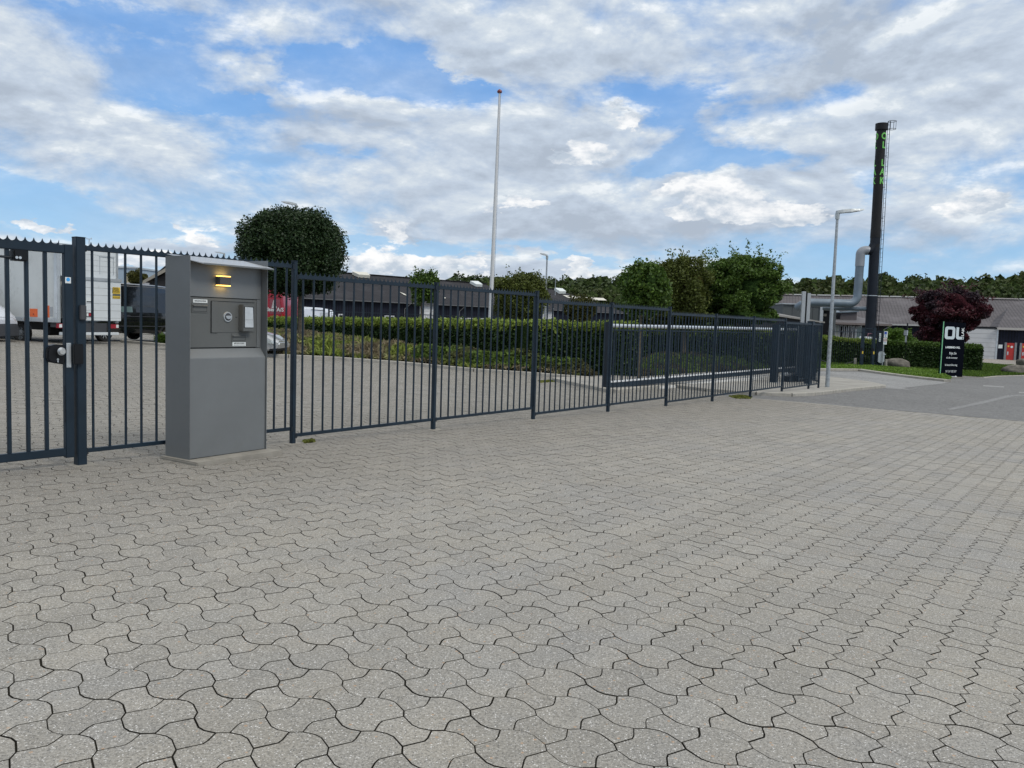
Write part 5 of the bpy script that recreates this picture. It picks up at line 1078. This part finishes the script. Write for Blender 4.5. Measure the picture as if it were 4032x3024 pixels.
# --- black van, seen from its side, nose to the left and away
f_ = np.array([-15.6, 31.7]); b_ = np.array([-14.43, 34.3]); fw = (f_-b_)/np.linalg.norm(f_-b_); lfv = np.array([-fw[1], fw[0]]); o_ = (f_+b_)/2-lfv*.85; vz = .33
bv = thing('black_van', (o_[0], o_[1], vz), math.atan2(fw[1], fw[0]), 'glossy black van with tinted side windows, parked right of the box truck', 'van')
VL = [(-2.45, .93, .74, .42, 1.05, 2.06), (-2.3, .96, .78, .34, 1.05, 2.20), (-1.0, .97, .80, .32, 1.05, 2.27), (.6, .97, .80, .32, 1.05, 2.27), (1.15, .97, .78, .32, 1.05, 2.16), (1.95, .95, .70, .34, 1.08, 1.32), (2.5, .90, .66, .40, .92, 1.10), (2.68, .80, .58, .46, .75, .88)]
vb = loft(bv, 'body', VL, vanblk, .05)
def sidewin(parent, quad, y, m=glassd, nm='side_window'):
    v = [(x, y_, z) for (x, z, y_) in quad]; s_ = 1 if y > 0 else -1
    return MB().add([(a, b*1.0, c) for a, b, c in v]+[(a, b-.02*s_, c) for a, b, c in v], [(0, 1, 2, 3), (7, 6, 5, 4), (0, 4, 5, 1), (1, 5, 6, 2), (2, 6, 7, 3), (3, 7, 4, 0)]).build(nm, m, parent, bevel=.004)
for a, b, m_ in ((-2.1, -1.05, glassd), (-.95, .05, glassd), (.20, 1.0, glasst)):
    for s_ in (1, -1): sidewin(bv, [(a, 1.14, .958*s_), (b, 1.14, .958*s_), (b-.03, 1.95, .835*s_), (a+.03, 1.95, .835*s_)], s_, m_)
MB().tube([(-2.3, .975, .60), (2.2, .965, .60)], .014, 6).build('trim_line', greyd, bv); MB().tube([(-1.8, .985, .98), (1.0, .985, .98)], .010, 6).build('door_rail', greyd, bv)
MB().box(1.08, 1.25, .98, 1.16, 1.12, 1.38).build('mirror', vanblk, bv, bevel=.03); MB().box(.35, .52, .975, .995, .98, 1.02).build('door_handle', greyd, bv)
for x in (1.48, -1.42):
    for s_ in (1, -1): wheel(bv, x, s_*.86, .34, .22, 'alloy', s_)
MB().box(-2.50, -2.44, -.9, .9, .42, .62).build('bumper', greyd, bv, bevel=.02)
# --- white-fronted van at the picture's left edge
nx = AT(24, 1300, 27.4); wv = thing('white_van', (nx[0]-2.9, 27.4, .28), 0, 'white van with grey bumper, only its nose visible at the left edge', 'van')
loft(wv, 'body', [(-2.6, .95, .78, .35, 1.1, 2.3), (.7, .97, .8, .35, 1.1, 2.35), (1.3, .97, .78, .35, 1.1, 2.2), (2.1, .95, .72, .42, 1.05, 1.42), (2.66, .90, .68, .55, .95, 1.14), (2.86, .72, .55, .62, .80, .90)], whitep, .05)
loft(wv, 'bumper', [(1.9, .965, .96, .25, .45, .72), (2.6, .93, .92, .25, .45, .74), (2.92, .70, .68, .28, .45, .70)], mat('bumper_grey', (.06, .065, .075), .5), .03)
MB().prism([(2.35, .80), (2.80, .78), (2.78, .90), (2.62, 1.02), (2.40, 1.04)], -.93, -.60).build('headlight', mat('headlight', (.55, .58, .62), .12, .2, .2, 20), wv, bevel=.02)
for x in (1.75, -1.6): [wheel(wv, x, s_*.86, .34, .22, 'steel', s_) for s_ in (1, -1)]
# --- silver car whose nose shows right of the cabinet
sc_ = G(1104, 1410); car = thing('silver_car', (sc_[0]-2.0, sc_[1]+.75, float(zg(sc_[0]-1, sc_[1]))), math.radians(-4), 'silver car parked at the kerb behind the cabinet, only its nose visible', 'car')
loft(car, 'body', [(-1.85, .78, .6, .3, .75, .95), (-1.5, .83, .62, .22, .80, 1.30), (-.6, .84, .60, .2, .82, 1.44), (.2, .84, .58, .2, .82, 1.36), (.95, .83, .62, .2, .75, .86), (1.6, .78, .60, .2, .60, .70), (1.95, .62, .45, .24, .46, .50)], mat('silver_paint', (.45, .47, .49), .25, .5, .05, coat=.6), .04)
MB().prism([(1.25, .50), (1.88, .42), (1.80, .53), (1.45, .62)], -.80, -.52).build('headlight', mat('headlight_car', (.42, .46, .46), .1, .2, .3, 25), car, bevel=.015)
MB().box(1.70, 1.97, -.72, .72, .20, .27).build('lower_lip', black, car, bevel=.01)
for s_ in (1, -1): sidewin(car, [(-1.2, .86, .80*s_), (.55, .86, .80*s_), (.1, 1.30, .63*s_), (-1.0, 1.34, .63*s_)], s_)
for x in (1.2, -1.2): [wheel(car, x, s_*.75, .30, .19, 'alloy', s_) for s_ in (1, -1)]
# --- red van beyond the hedge, rear doors to the camera
rv = AT(1124, 1200, 47); rvt = thing('red_van', (rv[0]-1.03, 47, float(zg(rv[0], 47))), math.radians(92), 'red high-roof van with white lettering, behind the hedge under the tree', 'van')
loft(rvt, 'body', [(0, .97, .78, .35, 1.3, 2.74), (.1, 1.0, .84, .32, 1.3, 2.80), (4.2, 1.0, .84, .32, 1.3, 2.80), (5.0, 1.0, .75, .35, 1.2, 1.7), (5.6, .9, .7, .4, 1.0, 1.15)], red, .06)
mb = MB(); [mb.box(-.012, .0, y-.006, y+.006, .5, 2.65) for y in (0,)]; mb.box(-.012, .0, -.9, .9, 2.38, 2.40); mb.build('door_gap', mat('gap_dark_red', (.08, .008, .015), .5), rvt)
mb = MB(); mb.add([(-.008, y, z) for y, z in ((.80, 1.45), (.12, 1.45), (.16, 2.28), (.70, 2.28))], [(0, 1, 2, 3)]); mb.add([(-.008, -y, z) for y, z in ((.80, 1.45), (.12, 1.45), (.16, 2.28), (.70, 2.28))], [(3, 2, 1, 0)]); mb.build('rear_window', mat('tinted_red', (.26, .07, .09), .25, coat=.5), rvt)
em = MB(); [em.box(-.016, -.010, -.55+.05*k*.5, -.25-.05*k*.3, 1.78+.065*k, 1.82+.065*k) for k in range(7)]; em.build('emblem', whitel, rvt)
Mt = Matrix.Translation((-.02, -.93, 1.60))@Matrix.Rotation(math.radians(-90), 4, 'Z')@Matrix.Rotation(math.radians(90), 4, 'X')
textmesh('n Knudsen A/S', .30, .004, whitel, 'lettering', rvt, Mt, bold=.006, align='RIGHT', sx=.92)
for x in (1.0, 4.6): [wheel(rvt, x, s_*.88, .35, .23, 'steel', s_) for s_ in (1, -1)]
for s_ in (1, -1): MB().box(-.03, .05, s_*.9-.07, s_*.9+.07, .95, 1.45).build('tail_light', mat('tail_red_%d' % s_, (.4, .02, .02), .2), rvt, bevel=.01)
# --- white van farther back
w0 = AT(1303, 1240, 60); wv2 = thing('white_van', (w0[0]-2.35, 60.9, float(zg(w0[0], 60))), math.pi, 'plain white van whose roof shows above the hedge in front of the hall', 'van')
loft(wv2, 'body', [(-2.35, .90, .74, .35, 1.1, 1.70), (-2.15, .93, .76, .30, 1.1, 1.98), (-1.4, .93, .76, .30, 1.1, 2.12), (1.0, .93, .76, .30, 1.1, 2.18), (1.7, .93, .72, .32, 1.1, 1.5), (2.4, .86, .66, .4, .9, 1.05)], whitep, .07)
MB().tube([(-1.9, .80, 1.93), (-.9, .82, 1.97)], .02, 6).build('roof_slot', greyd, wv2)
for x in (1.4, -1.4): [wheel(wv2, x, s_*.84, .32, .2, 'steel', s_) for s_ in (1, -1)]
MB().box(-2.2, -1.55, .835, .86, 1.3, 1.75).build('rear_quarter', mat('quarter', (.56, .60, .64), .2), wv2, bevel=.02)

# ================================================================== RIGHT SIDE: SIGN, BOULDERS, GATE POSTS
sA, sB = G(3700, 1463), G(3790, 1470); SA = AT(3702, 1462, 46); SB = AT(3790, 1470, 46.6); sdv = (SB-SA)[:2]; SW = np.linalg.norm(sdv); sz = float(zg(SA[0], 46))+.0; SHh = AT(3716, 1268, 46)[2]-sz
sgn = thing('pylon_sign', (SA[0], 46, sz), math.atan2(sdv[1], sdv[0]), 'black OL LAK sign with mint edge and white lettering, standing on the lawn', 'sign')
pn_ = MB().box(.04, SW, 0, .16, -.05, SHh).build('panel', signblk, sgn, bevel=.004); MB().box(.0, .038, -.01, .03, -.02, SHh+.03).build('mint_edge', mint, sgn, bevel=.004)
def st_(txt, cx, z, size, sx=1, bold=0, m=whitel, rot=0, font=None):
    Mx = Matrix.Translation((cx*SW, -.006, z))@Matrix.Rotation(math.radians(90), 4, 'X')@Matrix.Rotation(rot, 4, 'Z'); return textmesh(txt, size, .006, m, 'lettering', pn_, Mx, sx=sx, bold=bold, align='CENTER')
zs = lambda py: SHh*(1465-py)/(1465-1266)          # height on the board from the photo row
cool = mat('print_cool_white', (.55, .63, .66), .5, var=.03)
def rrect(cx, cz, w, h, r, n=6): return [(cx+sx*(w/2-r)+r*math.cos(a0+math.pi/2*i/n), cz+sz_*(h/2-r)+r*math.sin(a0+math.pi/2*i/n)) for sx, sz_, a0 in ((1, 1, 0), (-1, 1, math.pi/2), (-1, -1, math.pi), (1, -1, 3*math.pi/2)) for i in range(n+1)]
oc, oh, ow = zs(1304), SHh*.228, SW*.455; oo = rrect(SW*.31, oc, ow, oh, .17); oi = rrect(SW*.31, oc, ow*.46, oh*.56, .07); n_ = len(oo)
MB().add([(x, -.008, z) for x, z in oo]+[(x, -.008, z) for x, z in oi]+[(x, .001, z) for x, z in oo], [(i, (i+1) % n_, n_+(i+1) % n_, n_+i) for i in range(n_)]+[(i, 2*n_+i, 2*n_+(i+1) % n_, (i+1) % n_) for i in range(n_)]).build('logo_letter', cool, pn_)
lx0, lx1, tk, zb_, zt_ = SW*.585, SW*.93, SW*.115, oc-oh/2, oc+oh*.46
arc = [(lx0+.16-.16*math.cos(a), zb_+.16-.16*math.sin(a)) for a in np.linspace(0, math.pi/2, 7)]; arci = [(lx0+tk+.06-.06*math.cos(a), zb_+tk*.8+.06-.06*math.sin(a)) for a in np.linspace(math.pi/2, 0, 7)]
MB().prism([(lx0, zt_)]+arc+[(lx1, zb_), (lx1, zb_+tk*.8)]+arci+[(lx0+tk, zt_)], -.008, .001).build('logo_letter', cool, pn_)
textmesh('LAK', .25, .006, whitel, 'lettering', pn_, Matrix.Translation((SW*.925, -.006, oc-oh*.24))@Matrix.Rotation(math.radians(90), 4, 'X')@Matrix.Rotation(math.radians(90), 4, 'Z'), bold=.008, sx=1.02)
textmesh('DK', .085, .004, signblk, 'lettering', pn_, Matrix.Translation((SW*.90, -.010, oc-oh*.48))@Matrix.Rotation(math.radians(90), 4, 'X')@Matrix.Rotation(math.radians(90), 4, 'Z'), bold=.004)
st_('LAKERING 4 ALL', .48, zs(1359), .145, 1.02, .007); st_('Nyt liv', .50, zs(1381.5), .205, .98, .001); st_('til dit inventar', .47, zs(1396.5), .155, .95, 0); st_('Industrilakering', .455, zs(1422.5), .155, .95, 0); st_('51 51 02 57', .47, zs(1446), .17, .98, .001)
az_ = zs(1461); MB().prism([(SW*.26, az_-.012), (SW*.68, az_-.012), (SW*.68, az_-.05), (SW*.76, az_), (SW*.68, az_+.05), (SW*.68, az_+.012), (SW*.26, az_+.012)], -.007, .001).build('arrow', whitel, pn_)
MB().box(-.05, SW+.05, -.08, .22, -.12, .04).build('foot', concrete, sgn, bevel=.01)
def boulder(px0, px1, pyt, pyb, Y_, label, seed, sq=.8):
    p = AT((px0+px1)/2, pyb, Y_); zb_ = float(zg(p[0], Y_)); t_ = bpy.data.objects.new('boulder', None)
    k = Y_/FPX; rxx = (px1-px0)*k/2; hgt = AT((px0+px1)/2, pyt, Y_)[2]-zb_
    bm = bmesh.new(); bmesh.ops.create_icosphere(bm, subdivisions=4, radius=1); r = random.Random(seed); ph = [r.uniform(0, 6) for _ in range(9)]
    for v in bm.verts:
        x, y, z = v.co; sgnp = lambda a, e: math.copysign(abs(a)**e, a); x, y, z = sgnp(x, .8), sgnp(y, .8), sgnp(z, sq)
        d = 1+.07*math.sin(2.3*x+ph[0]+1.5*z)+.06*math.sin(3.1*y+ph[1]+2*x)+.05*math.sin(4.7*z+ph[2]+3*x)+.018*math.sin(9*x+ph[3]+7*y)+.012*math.sin(15*z+ph[4]+11*y)
        v.co = Vector((x*rxx*d, y*rxx*.7*d, (z*.60+.40)*hgt*1.08*d))
    for f in bm.faces: f.smooth = True
    me = bpy.data.meshes.new('boulder'); bm.to_mesh(me); bm.free(); me.materials.append(stone); o = bpy.data.objects.new('boulder', me); COL.objects.link(o); bpy.data.objects.remove(t_); o.location = (p[0], Y_+rxx*.5, zb_-.02); return tag(o, label, 'boulder')
yb = float(G(3545, 1452)[1]); boulder(3494, 3592, 1416, 1455, yb, 'large rounded grey boulder in the green verge beside the black post', 3)
yb2 = float(G(4010, 1474)[1]); boulder(3967, 4075, 1438, 1474, yb2, 'long low grey boulder on the lawn at the right edge', 5, .9); boulder(4014, 4090, 1416, 1446, yb2+7, 'smaller boulder behind the long one at the right edge', 8)
def bollard(px, pyb, pyt, label):
    p = G(px, pyb); t = thing('bollard', p, 0, label, 'bollard', 'low granite bollards'); h_ = AT(px, pyt, p[1])[2]-p[2]; MB().cyl((0, 0, -.1), (0, 0, h_-.02), .085, .078, 14).cyl((0, 0, h_-.02), (0, 0, h_), .078, .06, 14).build('stone_post', kerbm, t, smooth=True); return p, h_
p1, h1 = bollard(3366, 1441, 1410, 'short granite bollard left of the dark gate posts'); p2, h2 = bollard(3487, 1450, 1415, 'short granite bollard between the mailbox post and the boulder')
c_ = thing('chain', p1, 0, 'slack chain hanging left of the first granite bollard', 'chain'); MB().tube([(-2.4*i/8, 0, h1*.65-.35*math.sin(math.pi*i/8)*.8) for i in range(9)], .02, 6).build('links', greyd, c_)
gpos = []
for px, pyb, pyt, lab in ((3390, 1447, 1290, 'left dark square post of the side gate near the chimney'), (3430, 1444, 1290, 'right dark square post of the side gate, carrying the mailbox panel')):
    gpos.append((G(px, pyb), AT(px+4, pyt, G(px, pyb)[1])[2]))
(ga, gat), (gb, gbt) = gpos; gy = ga[1]; gb = AT(3434, 1444, gy); gb[2] = float(zg(gb[0], gy)); gang = 0.0; gW = float(gb[0]-ga[0])
sgt = thing('side_gate', (ga[0], ga[1], ga[2]), gang, 'dark square portal posts of the side gate with yellow tags, before the chimney', 'gate'); gh = gat-ga[2]
for x in (0, gW): 
    o = MB().box(x-.09, x+.09, -.09, .09, -.1, gh).build('post', steel, sgt, bevel=.006); MB().box(x-.03, x+.05, -.10, -.088, .92, 1.10).build('yellow_tag', yellow, o); MB().box(x-.14, x-.02, -.14, -.09, 1.15, 1.32).build('latch_box', black, o, bevel=.01)
MB().box(.09, gW-.09, -.04, .04, gh-.07, gh-.01).build('crossbar', steel, sgt); MB().box(.09, gW-.09, -.03, .03, gh-.36, gh-.31).build('crossbar', steel, sgt)
mb = MB(); [mb.cyl((x, 0, .1), (x, 0, gh-.35), .014, n=6) for x in np.linspace(.16, gW-.16, 4)]; mb.build('bar_panel', steel2, sgt)
pk = thing('mailbox_panel', (gb[0]+.2, gb[1], gb[2]), gang, 'ribbed dark panel with silver mailbox and narrow white notice beside the gate post', 'mailbox'); kk = gb[1]/FPX; pw = (3470-3437)*kk; ph_ = AT(3450, 1306, gb[1])[2]-gb[2]
MB().box(0, pw, .02, .06, .0, ph_).build('panel', stripes('ribbed_panel', (.022, .034, .046), (.008, .012, .018), 0, .045, .2, .5), pk); MB().box(-.03, pw+.03, .0, .08, ph_, ph_+.05).build('top_bar', steel, pk, bevel=.01)
mbx = MB().prism([(.12+.21+.21*math.cos(a), .98+.16*math.sin(a)) for a in np.linspace(0, math.pi, 12)]+[(.12, .42), (.33, .34), (.54, .46)], -.12, .02).build('mailbox', alu, pk, bevel=.015); MB().box(.42, .60, -.17, -.12, .92, .97).build('flap', alu, mbx, bevel=.008)
o = MB().box(.14, .26, .0, .02, ph_-.66, ph_-.1).build('notice', whitel, pk); mb = MB(); [mb.box(.17, .23, -.004, 0, ph_-z, ph_-z+.05) for z in (.22, .34, .46, .60)]; mb.pieces('notice_mark', mat('mark_grey', (.2, .22, .24), .6), o)
sp2 = AT(3473, 1445, gy-.2); sp2[2] = float(zg(sp2[0], sp2[1])); sgp = thing('traffic_sign', sp2, 0, 'grey post with two small white notice signs, upper one with blue field', 'sign'); sh = AT(3477, 1304, sp2[1])[2]-sp2[2]; kx_ = sp2[1]/FPX
MB().cyl((0, 0, -.1), (0, 0, sh), .032, n=10).build('post', gal, sgp, smooth=True)
o = MB().box(.0-.02, .21, -.05, -.035, sh-.42, sh).build('plate', whitel, sgp, bevel=.003); MB().box(-.005, .155, -.053, -.0505, sh-.21, sh-.03).build('blue_field', mat('sign_blue', (.03, .08, .38), .4), o); mb = MB(); [mb.box(.03, .13, -.053, -.051, sh-z, sh-z+.03) for z in (.28, .33, .38)]; mb.build('small_print', mat('print_blue', (.15, .3, .5), .5), o)
o = MB().box(-.04, .19, -.05, -.035, sh-.88, sh-.45).build('plate', whitel, sgp, bevel=.003); mb = MB(); mb.prism(rrect(.075, sh-.58, .14, .05, .02), -.053, -.0505); mb.build('car_mark', blackp, o)
mb = MB(); mb.tube([(.075+.095*math.cos(a), -.052, sh-.58+.095*math.sin(a)) for a in np.linspace(0, 6.283, 20)], .010, 5); mb.build('ring_mark', mat('ring_red', (.5, .03, .04), .5), o); mb = MB(); [mb.box(.03, .12, -.053, -.051, sh-z, sh-z+.03) for z in (.74, .79)]; mb.build('small_print', MATS['print_blue'], o)
bpst = G(3562, 1450); bpp = thing('sign_post', bpst, 0, 'thin black post with edge-on pale sign plate, in front of the boulder', 'post'); bh = AT(3566, 1272, bpst[1])[2]-bpst[2]
MB().cyl((0, 0, -.1), (0, 0, bh), .05, .045, 10).build('post', black, bpp, smooth=True); MB().box(-.11, -.05, -.25, .25, bh-.85, bh-.5).build('plate', alu, bpp); MB().box(-.07, -.052, -.1, .1, bh-1.35, bh-.88).build('plate', alu, bpp)
# wire fence in front of the verge hedge
wa = G(3262, 1447); wb = G(3386, 1447); wv_ = (wb-wa)[:2]; WLn = float(np.linalg.norm(wv_)); wf = thing('wire_fence', wa, math.atan2(wv_[1], wv_[0]), 'thin dark wire fence between the lamp post and the side gate', 'fence'); wh = AT(3300, 1304, wa[1])[2]-wa[2]
mb = MB(); [mb.cyl((x, 0, 0), (x, 0, wh), .011, n=5) for x in np.arange(.1, WLn, .30)]; mb.box(-.5, WLn, -.02, .02, wh-.04, wh); mb.box(-.5, WLn, -.012, .012, .12, .15); mb.build('bar_panel', steel2, wf)
# things glimpsed over the hedges
ct_ = AT(3420, 1370, 60.9); crt = thing('white_container', (ct_[0]-.5, 60.9, float(zg(ct_[0], 60.9))), 0, 'small white container with reddish handle behind the side gate', 'container'); ch2 = AT(3420, 1327, 60.9)[2]-crt.location.z
MB().prism([(-.1, 0), (1.05, 0), (1.15, ch2-.2), (.95, ch2), (.2, ch2+.03), (0, ch2-.05)], 0, .8).build('tub', white, crt, bevel=.04); MB().tube([(.4, .1, ch2), (.45, .1, ch2+.25), (.95, .1, ch2+.28), (1.0, .1, ch2-.1)], .035, 6).build('handle', mat('handle_pink', (.30, .12, .16), .5), crt)

# ================================================================== TREES AND SHRUBS
tree('clipped_tree', 1190, 33, 'large dark tree with clipped rounded crown, rising over the cabinet from the hedge bed', 1146, 992, 396, 326, lf_dark, 95000, .062, 31, clumps=240, cr=.30, boxy=3.2, shell=.86, core=.80, tr=.14, depth=.95, elong=1.5, flat=1)
tree('young_tree', 1662, 46, 'small round green tree on a thin stem before the white hall door', 1669, 1134, 122, 140, lf_mid, 12000, .085, 32, clumps=50, cr=.42, shell=.5, core=.62, tr=.07, spray=8)
tree('loose_tree', 2050, 46, 'bronze-green loose tree with airy twigs right behind the flagpole', 2048, 1172, 262, 210, lf_brown, 26000, .085, 33, clumps=90, cr=.34, shell=.5, core=.60, tr=.12, spray=22)
tree('loose_shrub', 2290, 47, 'low loose olive shrub behind the hedge between post and lamp', 2290, 1225, 140, 120, lf_olive, 11000, .085, 34, clumps=45, cr=.42, core=.55, tr=.06, spray=8)
tree('young_tree', 2529, 27.5, 'dense green young tree with tied stem behind the sliding gate', 2540, 1140, 196, 215, lf_mid, 18000, .07, 35, clumps=90, cr=.34, boxy=2.6, shell=.7, core=.72, tr=.045, spray=8)
tree('loose_tree', 2700, 40, 'tall olive-brown loose tree between the young green tree and the big one', 2690, 1140, 250, 275, lf_brown, 36000, .075, 36, clumps=100, cr=.32, shell=.55, core=.62, tr=.12, spray=26, extra=[(2690, 1245, 300, 80, 9000, 40)])
tree('spreading_tree', 2910, 42, 'biggest spreading green tree left of the twin grey pylon', 2915, 1135, 385, 300, lf_mid, 70000, .082, 37, clumps=150, cr=.28, shell=.62, core=.68, tr=.16, spray=26, elong=1.9, flat=.6, extra=[(2900, 1245, 420, 90, 14000, 60)])
tree('copper_tree', 3745, 63, 'dark red copper-leaved tree behind the black sign', 3735, 1228, 330, 205, lf_red, 42000, .11, 39, clumps=120, cr=.30, shell=.6, core=.66, tr=.16, spray=18, elong=1.8, flat=.6, extra=[(3712, 1312, 250, 130, 15000, 60)])
tree('bright_bush', 3540, 61.5, 'bright green bush left of the copper tree, behind the black post', 3536, 1342, 150, 105, lf_bright, 12000, .10, 41, clumps=70, cr=.36, core=.7, tr=.04, spray=4)
tree('flowering_shrub', 535, 66, 'olive shrub with pale blossom over the roof of the black van', 545, 1098, 84, 52, lf_olive, 3500, .16, 42, clumps=30, cr=.4, core=.4, tr=.06, spray=8)
tree('kerb_conifer', 640, 33, 'small spiky green shrub on the kerb left of the cabinet', 645, 1338, 78, 34, lf_mid, 2600, .09, 43, clumps=18, cr=.5, core=.4, tr=.02, elong=3.2, trunkh=.25)
# stake and sapling ties by the young tree
def wood():
    r = np.random.default_rng(77); prof = [(1380, 1092), (1560, 1088), (1735, 1080), (1900, 1080), (2050, 1078), (2200, 1084), (2400, 1078), (2700, 1085), (3080, 1080), (3200, 1078), (3300, 1070), (3450, 1066), (3525, 1048), (3590, 1078), (3700, 1066), (3790, 1068), (3870, 1082), (3940, 1058), (4000, 1066), (4100, 1040), (4300, 1060), (4800, 1060), (5600, 1060)]
    xs, ys = zip(*prof); VV = []; FF = []; MI = []; nv = 0; px = 1300
    while px < 5600:
        for row, Y_ in ((0, 168+r.uniform(-6, 6)), (1, 156+r.uniform(-5, 5)), (2, 147+r.uniform(-4, 4))):
            x = px+r.uniform(-18, 18); top = float(np.interp(x, xs, ys))+r.uniform(-14, 2)+(0, 20, 55)[row]; k = Y_/FPX
            p = AT(x, top, Y_); gz_ = float(zg(p[0], Y_)); hgt = p[2]-gz_; rad = (r.uniform(3.4, 5.0), r.uniform(3, 4.2), hgt*.46); c = (p[0], Y_, gz_+hgt-rad[2])
            n = 2400; P = crown_pts(c, rad, 60, n, .34, int(r.integers(1e9)), 2.3, .5); v, f = leaves(P, .48, elong=1.4, r=r)
            VV.append(v); FF.append(f+nv); nv += len(v); MI.append((len(f), 0))
            v, f = blob_core(c, [q*.74 for q in rad], int(r.integers(1e6)), .15, 8); VV.append(v); FF.append(f+nv); nv += len(v); MI.append((len(f), 1))
        px += r.uniform(46, 76)
    o = link('wood', rawmesh('wood', np.concatenate(VV), np.concatenate(FF), [lf_wood, lf_core['leaf_wood']], np.concatenate([np.full(a, b) for a, b in MI]))); tag(o, 'distant green wood forming the skyline behind the halls', 'wood', kind='stuff')
wood()
